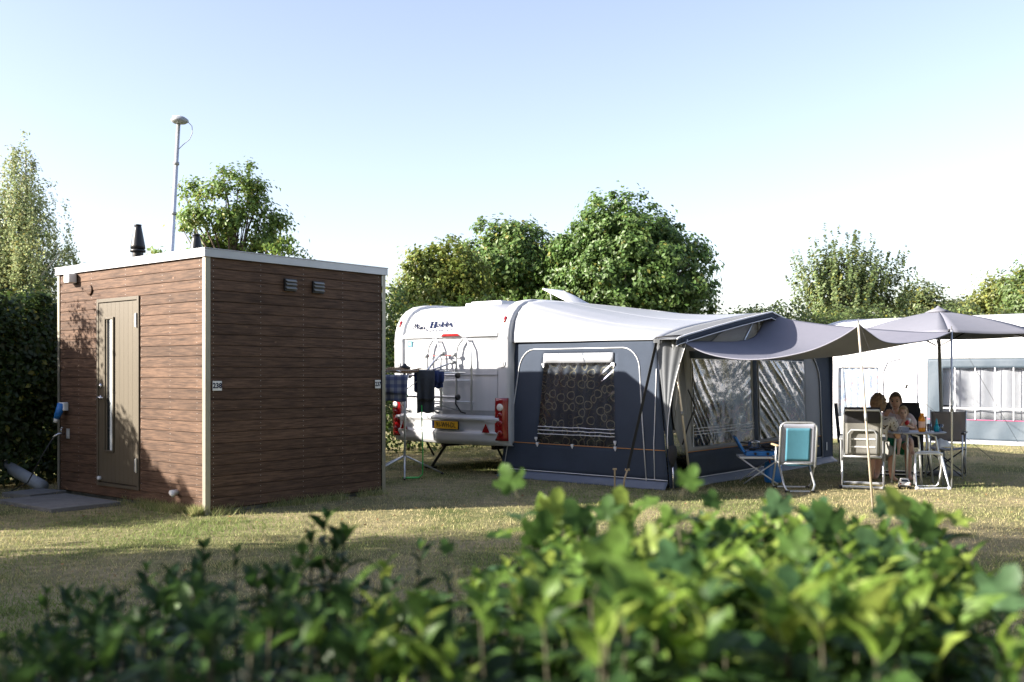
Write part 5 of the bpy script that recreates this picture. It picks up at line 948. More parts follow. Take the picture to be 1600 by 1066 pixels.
for s in (-1, 1):
    mb = MB(); mb.box((s*0.052, -0.124, 0.07), (0.022, 0.006, 0.014)); mb.build('tail_light', 'red', tc_)
    for y in (-0.075, 0.085): mb = MB(); mb.lathe([(0.015, -0.014), (0.029, -0.012), (0.029, 0.012), (0.015, 0.014)], (s*0.06, y, 0.029), 14, 'X'); mb.build('wheel', 'rubber', tc_, True)

# ================================================================== STOVE TABLE, STOVE, GAS BOTTLE
st = thing('stove_table', 'small white folding table carrying the camping stove', 'table', (3.28, 13.25, 0), R(-6))
mb = MB(); mb.box((0, 0, 0.355), (0.54, 0.44, 0.028)); mb.build('tabletop', 'white', st, bevel=0.008)
for x in (-0.14, 0.14) if False else (0,):
    for y in (-0.20, 0.20):
        for s in (-1, 1): mb = MB(); mb.tube([(s*0.25, y+0.012*s, 0.345), (-s*0.22, y+0.012*s, 0.01)], 0.010, 8); mb.build('leg', 'alu', st, True)
so = thing('camping_stove', 'open blue camping stove with its lid raised on the left', 'stove', (3.30, 13.25, 0.370), R(-6))
mb = MB(); mb.box((0.0, 0, 0.035), (0.40, 0.30, 0.065)); mb.build('base', 'blue', so, bevel=0.01)
mb = MB(); mb.add([(-0.205, -0.16, 0.06), (-0.205, 0.16, 0.06), (-0.325, 0.15, 0.26), (-0.325, -0.15, 0.26), (-0.235, -0.16, 0.045), (-0.235, 0.16, 0.045), (-0.35, 0.15, 0.25), (-0.35, -0.15, 0.25)], [(0, 1, 2, 3), (7, 6, 5, 4), (0, 4, 5, 1), (1, 5, 6, 2), (2, 6, 7, 3), (3, 7, 4, 0)]); mb.build('lid', 'blue', so, bevel=0.008)
for x in (-0.1, 0.1):
    mb = MB(); mb.lathe([(0.02, 0.066), (0.045, 0.07), (0.045, 0.082), (0.02, 0.085)], (x, 0, 0), 14); mb.build('burner', 'blackm', so, True)
mb = MB()
for i in range(5): mb.tube([(-0.18+0.09*i, -0.14, 0.095), (-0.18+0.09*i, 0.14, 0.095)], 0.005, 5)
mb.tube([(-0.19, -0.14, 0.095), (0.19, -0.14, 0.095), (0.19, 0.14, 0.095), (-0.19, 0.14, 0.095)], 0.006, 5, True); mb.build('grate', 'blackm', so)
for x in (-0.08, 0.08): mb = MB(); mb.lathe([(0.018, -0.148), (0.018, -0.17), (0.01, -0.175)], (x, 0, 0.035), 12, 'Y'); mb.build('knob', 'black', so, True)
po = thing('cooking_pot', 'small steel pot standing on the left burner of the stove', 'pot', (3.22, 13.25, 0.472)); mb = MB(); mb.lathe([(0.07, 0), (0.078, 0.01), (0.078, 0.075), (0.082, 0.08), (0.05, 0.095), (0.012, 0.10), (0.012, 0.12)], n=20); mb.build('body', 'steel', po, True); mb = MB(); mb.tube([(-0.078, 0, 0.06), (-0.19, 0.0, 0.075)], 0.009, 6); mb.build('handle', 'black', po, True)
po = thing('frying_pan', 'black pan standing on the right burner of the stove', 'pan', (3.41, 13.24, 0.472)); mb = MB(); mb.lathe([(0.085, 0), (0.10, 0.04), (0.096, 0.04), (0.08, 0.006)], n=20); mb.build('body', 'black', po, True); mb = MB(); mb.tube([(0.09, 0, 0.035), (0.15, -0.12, 0.06)], 0.009, 6); mb.build('handle', 'black', po, True)
gb_ = thing('gas_bottle', 'blue gas bottle on the ground behind the turquoise chair', 'gas bottle', (3.50, 13.35, 0))
mb = MB(); mb.lathe([(0.10, 0), (0.115, 0.02), (0.118, 0.06), (0.118, 0.22), (0.10, 0.27), (0.05, 0.295), (0.03, 0.30)], n=20); mb.build('cylinder', 'blue', gb_, True)
mb = MB(); mb.tube([(0.06*math.cos(i*math.pi/8), 0.06*math.sin(i*math.pi/8), 0.335) for i in range(16)], 0.007, 6, True)
for i in range(3): a = i*2.1; mb.tube([(0.06*math.cos(a), 0.06*math.sin(a), 0.27), (0.06*math.cos(a), 0.06*math.sin(a), 0.335)], 0.006, 5)
mb.build('collar', 'blue', gb_, True); mb = MB(); mb.lathe([(0.018, 0.29), (0.018, 0.33), (0.01, 0.34)], n=10); mb.build('valve', 'tan', gb_, True)
mb = MB(); mb.tube([(3.50, 13.34, 0.34), (3.44, 13.25, 0.40), (3.40, 13.12, 0.28), (3.36, 13.08, 0.375)], 0.006, 6); tagged(mb, 'gas_hose', 'redtwig', 'thin reddish gas hose from bottle to camping stove', 'hose', smooth=True)

# ================================================================== PARASOL
PC = Vector((6.10, 14.25, 0)); pa = thing('parasol', 'large grey parasol on a dark pole behind the table', 'parasol', PC, 0)
apex = Vector((0, 0, 2.36)); RP = 1.42; rim = [Vector((RP*math.cos(R(12+60*i)), RP*math.sin(R(12+60*i)), 2.0)) for i in range(6)]
mb = MB()
for i in range(6):
    a, b = rim[i], rim[(i+1) % 6]
    def pf(u, v, a=a, b=b):
        p = apex.lerp(a.lerp(b, u), v); p.z -= 0.05*math.sin(u*math.pi)*v*v*0.4-0.07*math.sin(v*math.pi)*0.5; p.x *= 1-0.04*math.sin(u*math.pi)*v; p.y *= 1-0.04*math.sin(u*math.pi)*v; return p
    mb.sheet(pf, 8, 10)
mb.build('canopy', 'parasol', pa, True, solid=0.004)
mb = MB(); mb.lathe([(0.19, 2.335), (0.10, 2.375), (0.03, 2.405), (0.012, 2.43)], n=12); mb.build('vent_cap', 'parasol', pa, True)
for a in rim:
    mb = MB(); mb.tube([apex-Vector((0, 0, 0.03)), apex.lerp(a, 0.5)+Vector((0, 0, 0.02)), a-Vector((0, 0, 0.008))], 0.009, 6); mb.build('rib', 'blackm', pa, True)
    mb = MB(); mb.tube([(a.x*0.02, a.y*0.02, 1.86), (a.x*0.5, a.y*0.5, 2.19)], 0.007, 6); mb.build('strut', 'blackm', pa, True)
    mb = MB(); mb.tube([a, a*1.015], 0.014, 6); mb.build('rib_tip', 'black', pa, True)
mb = MB(); mb.tube([(0.10, 0.05, 0.0), (0.06, 0.03, 0.85), (0.0, 0, 2.34)], [0.026, 0.026, 0.021], 12); mb.build('pole', 'greytrim', pa, True)
mb = MB(); mb.tube([(0.05, 0.03, 1.0), (0.16, 0.0, 1.0)], 0.010, 8); mb.build('tilt_pin', 'black', pa, True)
mb = MB(); mb.lathe([(0.24, 0), (0.24, 0.03), (0.20, 0.055), (0.05, 0.07), (0.035, 0.22)], (0.10, 0.05, 0), 20); mb.build('base', 'concrete', pa, True)

# ================================================================== NEIGHBOURING TENT
TO = Vector((8.9, 21.3, 0)); tn = thing('neighbour_tent', 'white neighbouring tent awning with blue-grey window panel behind the table', 'tent', TO, -PH)
H_ = 2.42
ys_ = cuts((-2.6, -1.95, 6), (-1.95, -1.05, 8), (-1.05, 0.0, 8), (0.0, 0.31, 3), (0.31, 1.95, 12), (1.95, 6.0, 20))
inw = lambda x, z: (-1.95 < x < -1.05 and 0.5 < z < 1.6) or (0.0 < x < 6.0 and z < 1.78)
mb = MB(); mb.sheet(lambda x, z: (x, 0.02*nz(x*2, z*2, 4), z), ys_, cuts((0.06, 0.5, 4), (0.5, 1.6, 8), (1.6, 1.78, 2), (1.78, H_, 5)), inw); mb.build('wall', 'tentwhite', tn, True, solid=0.003)
mb = MB(); mb.sheet(lambda u, v: (-2.65+8.7*u, -0.06+3.0*v, H_+0.42*math.sin(v*math.pi/2)-0.05*math.sin(v*math.pi)), 30, 10); mb.build('roof', 'tentwhite', tn, True, solid=0.003)
mb = MB(); mb.sheet(lambda u, v: (-2.62, 3.0*u, 0.03+(H_-0.02+0.40*math.sin(u*math.pi/2))*v), 10, 8); mb.build('side_wall', 'tentwhite', tn, True, solid=0.003)
mb = MB(); mb.sheet(lambda u, v: (-1.97+0.94*u, 0.05+0.02*math.sin(u*40), 0.48+1.14*v), 40, 4); cu_ = mb.build('curtain', 'tentcurtain', tn, True, solid=0.003)
mb = MB(); mb.sheet(lambda u, v: (-1.95+0.9*u, 0.0+0.01*nz(u*4, v*4), 0.5+1.1*v), 14, 12); mb.build('window', 'pvc', tn, True)
mb = MB(); mb.tube([(-0.95, -0.02, 0.1), (-0.95, -0.02, 1.5), (-0.85, -0.02, 1.72), (-0.55, -0.02, 1.80), (-0.3, -0.02, 1.76), (-0.22, -0.02, 1.6), (-0.22, -0.02, 0.1)], 0.009, 5); mb.build('door_zip', 'bluegrey', tn, True)
q = lambda x, z: (x, -0.01+0.045*nz(x*3.3, z*0.9, 2)*(1.2-z*0.5)+0.02*math.sin(x*17+z)*max(0, 0.5-z), z)
inp = lambda x, z: 0.31 < x < 1.95 and 0.52 < z < 1.58
mb = MB(); mb.sheet(q, cuts((0.0, 0.31, 8), (0.31, 1.95, 40), (1.95, 6.0, 60)), cuts((0.08, 0.52, 10), (0.52, 1.58, 14), (1.58, 1.775, 4)), inp); mb.build('blue_panel', 'tentblue', tn, True, solid=0.003)
mb = MB(); mb.sheet(lambda u, v: (0.31+1.64*u, -0.015-0.012*max(0, 1-u*5)*abs(nz((v*0.7+u)*9, 3, 1)), 0.52+1.06*v), 40, 30); wn_ = mb.build('window', 'pvc3', tn, True)
mb = MB(); mb.sheet(lambda u, v: (0.25+1.76*u, 0.10+0.03*math.sin(u*24), 0.46+1.18*v), 60, 4); mb.build('net_curtain', 'tentwin', wn_, True, solid=0.003)
for x in (0.55, 0.95, 1.33, 1.68):
    mb = MB(); mb.box((x, -0.03, 1.05), (0.022, 0.004, 1.08)); mb.build('window_strap', 'tentwin', wn_)
mb = MB(); mb.box((1.13, -0.034, 0.74), (1.66, 0.004, 0.03)); mb.build('window_strap', 'piping', wn_)
mb = MB(); mb.tube([(x, q(x, 0.50)[1]-0.01, 0.50) for x in lin(0.0, 6.0, 60)], 0.008, 5); mb.build('piping', 'pinkpiping', tn, True)
mb = MB(); mb.sheet(lambda u, v: (-2.6+8.6*u, -0.09*(1-v)+0.03*nz(u*30, v*3)*(1-v)-0.02, 0.005+0.085*v), 60, 3); mb.build('mud_skirt', 'awnwhite', tn, True, solid=0.003)
gr = thing('guy_rope', 'long thin rope in front of the blue-grey tent panel', 'guy rope', (7.6, 16.6, 0)); mb = MB(); mb.tube([(-0.65, 3.9, 2.2), (0.15, 1.0, 0.55), (0.45, 0.0, 0.0)], 0.004, 5); mb.build('rope', 'cable', gr); mb = MB(); mb.box((-0.17, 2.15, 1.22), (0.03, 0.02, 0.08), (0, 0.4, 0)); mb.build('slider', 'black', gr); mb = MB(); mb.tube([(0.45, 0.0, -0.05), (0.45, 0, 0.07)], 0.008, 6); mb.build('peg', 'steel', gr)
pt = thing('neighbour_parasol', 'white parasol tip at the right edge behind the grey parasol', 'parasol', (13.35, 23.5, 0)); mb = MB()
for i in range(8):
    a0, a1 = i*math.pi/4, (i+1)*math.pi/4; mb.sheet(lambda u, v: ((1.3*v)*math.cos(a0+(a1-a0)*u), (1.3*v)*math.sin(a0+(a1-a0)*u), 2.80-0.26*v), 4, 4)
mb.build('canopy', 'tentwhite', pt, True, solid=0.004); mb = MB(); mb.tube([(0, 0, 0), (0, 0, 2.8)], 0.02, 8); mb.build('pole', 'alu', pt, True)

# ================================================================== PEOPLE
def skin_mesh(chains, root, sub=2):
    """chains: list of lists of (key, pos, radius); equal keys join. Returns an evaluated mesh"""
    idx = {}; vs = []; rad = []; ed = []
    for ch in chains:
        prev = None
        for k, p, r in ch:
            if k not in idx: idx[k] = len(vs); vs.append(p); rad.append(r)
            if prev is not None: ed.append((prev, idx[k]))
            prev = idx[k]
    me = bpy.data.meshes.new('skin'); me.from_pydata(vs, ed, []); o = bpy.data.objects.new('skin', me); COL.objects.link(o)
    o.modifiers.new('skin', 'SKIN'); o.modifiers['skin'].use_smooth_shade = True; o.modifiers['skin'].branch_smoothing = 0.6
    if not me.skin_vertices: 
        bm = bmesh.new(); bm.from_mesh(me); bm.verts.layers.skin.verify(); bm.to_mesh(me); bm.free()
    for i, sv in enumerate(me.skin_vertices[0].data): r = rad[i]; sv.radius = r if isinstance(r, tuple) else (r, r); sv.use_root = (i == idx[root])
    s = o.modifiers.new('sub', 'SUBSURF'); s.levels = sub; s.render_levels = sub
    dg = bpy.context.evaluated_depsgraph_get(); out = bpy.data.meshes.new_from_object(o.evaluated_get(dg)); bpy.data.objects.remove(o); return out
def hand_chains(side, wrist, d, n, s=1.0):
    """palm and five bent fingers growing from the wrist; d points along the hand, n is the palm normal"""
    W_ = Vector(wrist); d = Vector(d).normalized(); n = Vector(n).normalized(); c = d.cross(n).normalized(); palm = W_+d*0.06*s; K = 'h%d' % side; out = [[(K+'w', tuple(W_), 0.026*s), (K+'p', tuple(palm), (0.036*s, 0.018*s))]]
    for i, (o, L) in enumerate(((-0.03, 0.065), (-0.01, 0.078), (0.01, 0.074), (0.029, 0.058))):
        a = palm+c*o*s+d*0.03*s; b_ = a+(d*0.9+n*0.25).normalized()*L*0.5*s; e = b_+(d*0.5+n*0.85).normalized()*L*0.5*s
        out.append([(K+'p', tuple(palm), 0.03*s), (K+'f%da' % i, tuple(a), 0.0095*s), (K+'f%db' % i, tuple(b_), 0.009*s), (K+'f%dc' % i, tuple(e), 0.0075*s)])
    a = W_+d*0.03*s-c*0.034*s*side*-1; b_ = a+(d*0.7-c*side*-0.7+n*0.3).normalized()*0.04*s; e = b_+(d*0.8+n*0.5).normalized()*0.03*s
    out.append([(K+'p', tuple(palm), 0.03*s), (K+'ta', tuple(a), 0.012*s), (K+'tb', tuple(b_), 0.0105*s), (K+'tc', tuple(e), 0.008*s)]); return out
def head_mesh(me, c, s, fwd, m_skin):
    """adds a shaped head (brow, nose, chin, ears) to a body mesh"""
    bm = bmesh.new(); bm.from_mesh(me); r = bmesh.ops.create_uvsphere(bm, u_segments=24, v_segments=18, radius=1.0); F = Vector(fwd).normalized(); U = Vector((0, 0, 1)); S = F.cross(U).normalized()
    for v in r['verts']:
        x, y, z = v.co; y2 = y; w_ = 1.0-0.22*max(0, -z)**1.4
        px = x*0.074*w_; py = y*0.096*(1-0.06*max(0, -z)); pz = z*0.118
        if y > 0.3 and z < 0: py += 0.008*(-z)
        if y > 0.85 and abs(x) < 0.24 and -0.38 < z < 0.18: py += 0.022*(1-abs(x)/0.24)*(1-abs(z+0.16)/0.3 if abs(z+0.16) < 0.3 else 0)
        if y > 0.6 and 0.12 < z < 0.25: py += 0.004
        if y > 0.7 and 0.0 < z < 0.13 and 0.2 < abs(x) < 0.5: py -= 0.006
        v.co = Vector(c)+(S*px+F*py+U*pz)*s
    for sd in (-1, 1):
        e = bmesh.ops.create_uvsphere(bm, u_segments=10, v_segments=8, radius=1.0)
        for v in e['verts']: x, y, z = v.co; v.co = Vector(c)+(S*(sd*0.075+x*0.010)+F*(-0.008+y*0.018)+U*(-0.008+z*0.030))*s
    for f in bm.faces: f.smooth = True
    bm.to_mesh(me); bm.free(); me.materials.clear(); me.materials.append(m_skin); return me
def face_parts(parent, c, s, fwd, hair):
    F = Vector(fwd).normalized(); U = Vector((0, 0, 1)); S = F.cross(U).normalized(); P = lambda x, y, z: Vector(c)+(S*x+F*y+U*z)*s
    for sd in (-1, 1):
        mb = MB(); mb.lathe([(0.002*s, -0.006*s), (0.011*s, -0.002*s), (0.011*s, 0.004*s), (0.003*s, 0.007*s)], (0, 0, 0), 10, 'Y'); o = mb.build('eye', 'eye', parent, True); o.location = P(sd*0.030, 0.088, 0.008); o.rotation_euler = (0, 0, math.atan2(-F.x, F.y))
        mb = MB(); mb.tube([P(sd*0.016, 0.096, 0.028), P(sd*0.032, 0.093, 0.033), P(sd*0.046, 0.083, 0.028)], 0.0045*s, 5); mb.build('eyebrow', hair, parent)
    mb = MB(); mb.tube([P(-0.022, 0.086, -0.062), P(0, 0.094, -0.064), P(0.022, 0.086, -0.062)], [0.003*s, 0.006*s, 0.003*s], 6); mb.build('mouth', 'lip', parent, True)
def hair_mesh(c, s, fwd, m, parent, kind):
    F = Vector(fwd).normalized(); U = Vector((0, 0, 1)); S = F.cross(U).normalized(); mb = MB()
    def fn(u, v):
        a = u*2*math.pi; ph = v*math.pi*(0.80 if kind == 'bob' else 0.62); x = math.sin(ph)*math.sin(a); y = math.sin(ph)*math.cos(a); z = math.cos(ph)
        if y > 0.0: lim = (0.56 if kind != 'bob' else 0.3)*min(1, y*1.6); z = max(z, -0.9+ (0.9+lim)*min(1, y*2.0)) if y > 0.15 else z
        n_ = nz(x*4, y*4, z*4+s*9); k = 1.08+(0.20 if kind == 'bob' else 0.03)+(0.14 if kind == 'bob' else 0.035)*n_
        if kind == 'bob': k += 0.13*nz(x*9, y*9, z*9); z *= 0.9
        return Vector(c)+(S*x*0.078*k+F*(y*0.098*k-0.006)+U*(z*0.118*k+0.006))*s
    mb.sheet(fn, 64, 40); return mb.build('hair', m, parent, True, solid=0.006*s)
def person(label, loc, rz, s, z_seat, lean, head_turn, arms, legs, top, bottom, skinm, hairm, hkind, face, sleeves=0.5, shoes=None):
    """seated figure facing +Y; arms/legs are joint positions (right x>0)"""
    t = thing('person', label, 'person', loc, rz); zs_ = z_seat; V = lambda x, y, z: (x*s, y*s, zs_+z*s)
    pel = V(0, 0, 0.09); sp1 = V(0, lean*0.35, 0.26); ch = V(0, lean*0.75, 0.43); nk = V(0, lean*0.95, 0.56); hd = V(0, lean*1.0+0.02, 0.70)
    C = [[('pel', pel, (0.11*s, 0.09*s)), ('sp', sp1, (0.10*s, 0.085*s)), ('ch', ch, (0.115*s, 0.085*s)), ('nk', nk, 0.05*s), ('hd', (hd[0], hd[1], hd[2]-0.05*s), 0.05*s)]]
    T = [[('pel', pel, (0.155*s, 0.13*s)), ('sp', sp1, (0.155*s, 0.135*s)), ('ch', ch, (0.178*s, 0.15*s)), ('nk', tuple(Vector(nk)-Vector((0, 0, 0.02*s))), 0.072*s)]]; B = []
    for i, (sd, (el, wr_, hdv, hn)) in enumerate(zip((-1, 1), arms)):
        sh = V(sd*0.17, lean*0.8, 0.50); e = V(*el); w_ = V(*wr_); k = 'a%d' % i; es = tuple(Vector(sh).lerp(Vector(e), sleeves+0.12))
        C.append([('ch', ch, 0.115*s), (k+'s', sh, 0.05*s), (k+'e', e, 0.042*s), (('h%d' % (1 if sd > 0 else -1))+'w', w_, 0.028*s)])
        C += hand_chains(1 if sd > 0 else -1, w_, hdv, hn, s)
        T.append([('ch', ch, 0.17*s), (k+'s', sh, 0.088*s), (k+'m', es, 0.072*s)])
    for i, (sd, (kn, an)) in enumerate(zip((-1, 1), legs)):
        hp = V(sd*0.09, 0.02, 0.08); k_ = V(*kn); a_ = (an[0]*s, an[1]*s, an[2]); to = (an[0]*s+sd*0.03*s, an[1]*s+0.17*s, max(0.025, an[2]-0.05)); mid = tuple(Vector(k_).lerp(Vector(a_), 0.35)+Vector((0, -0.015*s, 0)))
        C.append([('pel', pel, 0.11*s), ('hp%d' % i, hp, 0.080*s), ('kn%d' % i, k_, 0.058*s), ('cf%d' % i, mid, 0.056*s), ('an%d' % i, a_, 0.036*s), ('to%d' % i, to, (0.036*s, 0.022*s))])
        B.append([('pel', pel, (0.156*s, 0.125*s)), ('hp%d' % i, hp, 0.104*s), ('th%d' % i, tuple(Vector(hp).lerp(Vector(k_), 0.72)), 0.086*s)])
    me = skin_mesh(C, 'pel'); th = R(head_turn); fw_ = (math.sin(th), math.cos(th), -0.05); head_mesh(me, hd, s*(1.0 if s > 0.8 else 1.32), fw_, M[skinm]); hs = s*(1.0 if s > 0.8 else 1.32)
    link('body', me, t)
    m2 = skin_mesh(T, 'ch'); m2.materials.clear(); m2.materials.append(M[top]); link('top', m2, t)
    m3 = skin_mesh(B, 'pel'); m3.materials.clear(); m3.materials.append(M[bottom]); link('shorts', m3, t)
    hair_mesh(hd, hs, fw_, hairm, t, hkind)
    if face: face_parts(t, hd, hs, fw_, hairm)
    return t
person('woman with curly hair in a patterned blouse seated with her back to us', (4.79, 13.08, 0), R(-30), 0.98, 0.375, 0.10, -12,
       [((-0.24, 0.20, 0.28), (-0.14, 0.40, 0.30), (0.5, 0.9, 0), (0, 0, -1)), ((0.25, 0.16, 0.25), (0.16, 0.36, 0.29), (-0.3, 0.95, 0.1), (0, 0, -1))],
       [((-0.13, 0.42, 0.05), (-0.13, 0.36, 0.07)), ((0.12, 0.43, 0.05), (0.14, 0.34, 0.07))], 'blouse', 'beige', 'skin', 'hairbrown', 'bob', False, 0.6)
person('man with short dark hair in a pale shirt holding a toddler', (5.43, 14.10, 0), R(160), 1.0, 0.365, 0.02, 6,
       [((-0.27, 0.12, 0.27), (-0.10, 0.28, 0.30), (0.8, 0.5, 0.1), (0, -1, 0)), ((0.25, 0.14, 0.30), (0.13, 0.20, 0.46), (-0.2, 0.3, 0.9), (-0.6, -0.6, 0))],
       [((-0.16, 0.42, 0.09), (-0.16, 0.40, 0.07)), ((0.20, 0.42, 0.08), (0.24, 0.44, 0.07))], 'tshirt', 'shorts', 'skin', 'hairdark', 'short', True, 0.55)
person('blond toddler on the lap of the man drinking from a cup', (5.46, 13.90, 0), R(166), 0.56, 0.52, 0.04, 4,
       [((-0.22, 0.16, 0.32), (-0.05, 0.28, 0.42), (0.3, 0.5, 0.8), (0.5, -0.5, 0)), ((0.22, 0.16, 0.32), (0.06, 0.28, 0.42), (-0.3, 0.5, 0.8), (-0.5, -0.5, 0))],
       [((-0.14, 0.40, 0.02), (-0.16, 0.44, 0.40)), ((0.14, 0.40, 0.02), (0.16, 0.44, 0.40))], 'babytop', 'babyshort', 'skin2', 'hairblond', 'short', True, 0.4)
cp = thing('drinking_cup', 'red and white cup held to the mouth by the toddler', 'cup', (5.43, 13.735, 0.775), 0)
mb = MB(); mb.tube([(0.0, -0.035, 0.0), (0.03, 0.01, 0.02)], [0.027, 0.03], 14); mb.build('base', 'redplastic', cp, True); mb = MB(); mb.tube([(0.031, 0.012, 0.021), (0.065, 0.06, 0.045)], [0.03, 0.032], 14); mb.build('cup', 'white', cp, True)

# ================================================================== FOREGROUND HEDGE (three shrubs growing together, out of focus)
def leaf_privet():
    n_ = 6; V = [(0, 0, 0)]; prof = [(0.12, 0.10), (0.34, 0.20), (0.58, 0.195), (0.8, 0.10)]
    for t, w_ in prof: z = 0.10*math.sin(t*math.pi)-0.16*t*t; V += [(w_, t, z+0.07), (0, t, z), (-w_, t, z+0.07)]
    V.append((0, 1.0, -0.17)); F = [(0, 1, 2), (0, 2, 3)]
    for i in range(3):
        a = 1+3*i; F += [(a, a+3, a+4), (a, a+4, a+1), (a+1, a+4, a+5), (a+1, a+5, a+2)]
    F += [(10, 13, 11), (11, 13, 12)]; return np.array(V, float), np.array(F)
def leaf_maple():
    out = [(0, 0), (0.10, 0.03), (0.30, -0.04), (0.46, 0.10), (0.36, 0.22), (0.58, 0.42), (0.52, 0.60), (0.34, 0.52), (0.24, 0.62), (0.20, 0.86), (0.0, 1.0)]
    o2 = out+[(-x, y) for x, y in out[-2:0:-1]]; V = [(x, y, 0.12*abs(x)-0.22*y*y+0.05*math.sin(x*9)) for x, y in o2]; c = len(V); V.append((0, 0.38, 0.0-0.03)); n_ = len(o2)
    F = [(c, i, (i+1) % n_) for i in range(n_)]; return np.array(V, float), np.array(F)
TEMPL = {'privet': leaf_privet(), 'maple': leaf_maple()}
VAR = {}
def leaf_variant(kind, col):
    k = (kind, col)
    if k not in VAR: V, F = TEMPL[kind]; VAR[k] = np_mesh('leaf', V, F, np.tile(np.array(col), (len(V), 1)), 'hedgeleaf', True)
    return VAR[k]
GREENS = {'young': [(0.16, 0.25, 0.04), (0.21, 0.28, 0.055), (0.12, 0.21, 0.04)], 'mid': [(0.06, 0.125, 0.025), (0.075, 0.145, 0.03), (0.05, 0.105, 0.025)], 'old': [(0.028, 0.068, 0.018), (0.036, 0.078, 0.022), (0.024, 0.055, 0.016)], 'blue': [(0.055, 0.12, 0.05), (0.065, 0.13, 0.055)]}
def frame(d, n_):
    d = Vector(d).normalized(); n_ = Vector(n_); x = d.cross(n_); x = x.normalized() if x.length > 1e-4 else d.orthogonal().normalized(); z = x.cross(d); return Matrix((x, d, z)).transposed()
def shrub(name, label, origin, shoots, n_obj, stem_m='twig', seed=1):
    """shoots: (x, y, top z, lean vector, kind, leaf length, tint key)"""
    rnd = random.Random(seed); t = thing(name, label, 'shrub', origin); O = Vector(origin); stems = MB(); items = []
    for (x, y, zt, ln, kind, L, young) in shoots:
        base = Vector((x*0.92+O.x*0.08-O.x, y*0.92+O.y*0.08-O.y, max(0.0, zt-0.75))); tip = Vector((x+ln[0]-O.x, y+ln[1]-O.y, zt)); mid = base.lerp(tip, 0.55)+Vector((rnd.uniform(-.02, .02), rnd.uniform(-.02, .02), 0))
        stems.tube([base, mid, tip], [0.0036, 0.0028, 0.0015], 5)
        n_ = 28 if kind == 'privet' else 9; a0 = rnd.uniform(0, 6.28)
        for i in range(n_):
            f = 1-(i//2*2)/n_*(0.62 if kind == 'privet' else 0.26); p = mid.lerp(tip, (f-0.38)/0.62*1.0) if f > 0.38 else base.lerp(mid, f); ax = (tip-mid).normalized()
            a = a0+(i % 2)*math.pi+(i//2)*1.6+rnd.uniform(-.4, .4); side = Vector((math.cos(a), math.sin(a), 0)); up = 0.35+1.1*(i < 4)*(kind == 'privet')+rnd.uniform(-.35, .35)
            if kind == 'maple': up = rnd.uniform(-0.4, 0.5)
            d = (side+Vector((0, 0, up))).normalized(); nn = Vector((0, 0, 1))-d*d.z+Vector((rnd.uniform(-.5, .5), rnd.uniform(-.5, .5), 0))
            if kind == 'maple' and i == 0: d = (Vector((0, 0, 1))+side*0.5).normalized(); nn = Vector((rnd.uniform(-.5, .5), -1, 0.4))
            if kind == 'maple': stems.tube([p, p+d*L*0.55], 0.0013, 4); p = p+d*L*0.55
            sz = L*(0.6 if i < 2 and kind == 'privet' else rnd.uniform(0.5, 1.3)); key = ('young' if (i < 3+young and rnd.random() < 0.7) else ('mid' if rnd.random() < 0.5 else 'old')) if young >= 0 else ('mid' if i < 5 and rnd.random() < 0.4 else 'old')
            if kind == 'maple': key = 'blue' if rnd.random() < 0.3 else ('young' if rnd.random() < 0.5 else 'mid')
            items.append((p, d, nn, sz, kind, rnd.choice(GREENS[key])))
    camv = Vector((0, 0, 1.45)); items.sort(key=lambda it: -(it[3]/max(0.3, (it[0]+O-camv).length))*(1 if (abs((it[0]+O).x) < 0.55*(it[0]+O).y and it[0].z+O.z > 1.45-0.31*(it[0]+O).y) else 0.01))
    for p, d, nn, sz, kind, col in items[:n_obj]:
        o = link('leaf', leaf_variant(kind, col), t); o.matrix_local = Matrix.LocRotScale(p, frame(d, nn).to_quaternion(), Vector((sz, sz, sz)))
    VV = []; FF = []; CC = []; off = 0
    for p, d, nn, sz, kind, col in items[n_obj:]:
        V, F = TEMPL[kind]; m_ = np.array(frame(d, nn)); VV.append((V*sz) @ m_.T+np.array(p)); FF.append(F+off); CC.append(np.tile(np.array(col), (len(V), 1))); off += len(V)
    if VV:
        o = link('foliage', np_mesh('foliage', np.concatenate(VV), np.concatenate(FF), np.concatenate(CC), 'hedgeleaf', True), t); o['kind'] = 'stuff'
    stems.build('stems', stem_m, t, True); return t
def topline(px):   # photographed height of the hedge top (pixel row) at pixel column px
    T = [(-100, 930), (0, 925), (120, 915), (250, 880), (330, 855), (480, 845), (560, 880), (620, 905), (690, 935), (740, 895), (800, 845), (840, 800), (900, 790), (1000, 800), (1100, 790), (1250, 795), (1400, 800), (1470, 815), (1520, 890), (1570, 950), (1700, 1000)]
    for (a, b), (c, d) in zip(T, T[1:]):
        if a <= px <= c: return b+(d-b)*(px-a)/(c-a)
    return 1000
rs = random.Random(5)
YN, YF = 0.92, 1.9
def shoots(x0, x1, n_, young, L=0.060, near=165):
    out = []
    for i in range(n_):
        Y = YN+(YF-YN)*rs.random()**0.9; px = rs.uniform(x0, x1); py = topline(px)+near*(YF-Y)/(YF-YN)+abs(rs.gauss(0, 34))
        out.append(((px-800)/1556*Y, Y, 1.45-(py-585)/1556*Y, (rs.uniform(-.06, .06), rs.uniform(-.06, .06)), 'privet', L*rs.uniform(0.75, 1.25), young))
    return out
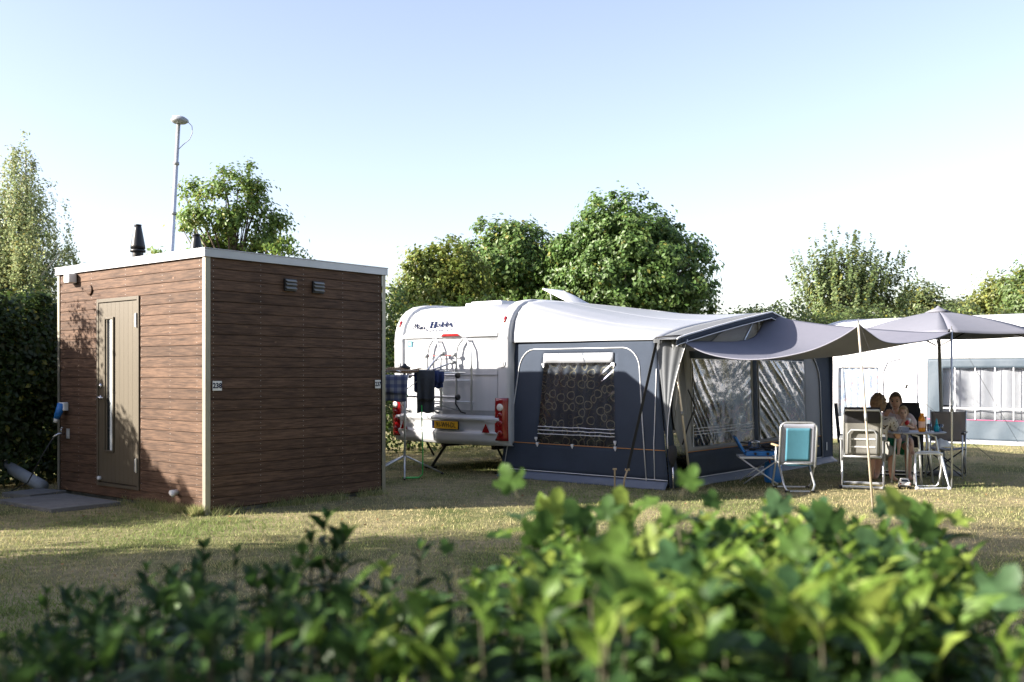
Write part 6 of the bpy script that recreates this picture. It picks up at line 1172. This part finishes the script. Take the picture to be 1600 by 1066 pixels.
shrub('privet_shrub', 'blurred dark privet shrub in the shade along the lower left edge', (-0.5, 1.5, 0), shoots(-150, 560, 92, -1, 0.052, 120)+[((px-800)/1556*1.8, 1.8, 1.45-(py-585)/1556*1.8, (0.02, 0), 'privet', 0.05, -1) for px, py in ((490, 812), (470, 830), (505, 842), (455, 850), (520, 835), (300, 860), (640, 860))], 230, seed=2)
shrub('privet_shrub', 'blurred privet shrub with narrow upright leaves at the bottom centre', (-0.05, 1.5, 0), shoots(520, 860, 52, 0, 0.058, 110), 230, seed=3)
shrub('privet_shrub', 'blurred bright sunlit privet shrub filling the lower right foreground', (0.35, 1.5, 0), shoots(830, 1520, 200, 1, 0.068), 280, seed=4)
ms = []
for k_, (px, py, Y) in enumerate(((862, 785, 1.75), (1118, 790, 1.5), (1480, 815, 1.85), (1010, 835, 1.6), (915, 930, 1.1), (1150, 830, 1.6), (1200, 835, 1.7), (1290, 830, 1.7), (1380, 825, 1.8), (1440, 930, 1.3), (1520, 960, 1.25), (1560, 1000, 1.2), (1330, 870, 1.5), (1250, 870, 1.4), (1060, 860, 1.5), (960, 840, 1.7), (1420, 870, 1.5), (1180, 950, 1.15), (740, 900, 1.5), (785, 880, 1.6), (1000, 930, 1.2), (1300, 970, 1.1), (1100, 900, 1.3), (900, 830, 1.6), (870, 860, 1.4), (940, 880, 1.3), (1240, 825, 1.75), (1340, 835, 1.6), (1400, 910, 1.3), (1220, 910, 1.2))):
    ms.append(((px-800)/1556*Y, Y, 1.45-(py-585)/1556*Y, (rs.uniform(-.08, .08), rs.uniform(-.06, .06)), 'maple', rs.uniform(0.042, 0.06), 0))
shrub('maple_sapling', 'blurred maple sapling with lobed leaves growing through the front hedge', (0.35, 1.55, 0), ms, 210, 'twig', seed=6)
# tall end of the same hedge, left of the picture: shades the left half of the foreground
hedge('front_hedge', 'taller hedge end left of the picture shading the foreground', (-1.95, 0.2, 0), (-1.85, 2.5, 0), 1.72, 0.7, 16000, 0.05, (0.05, 0.09, 0.02), 0.2)
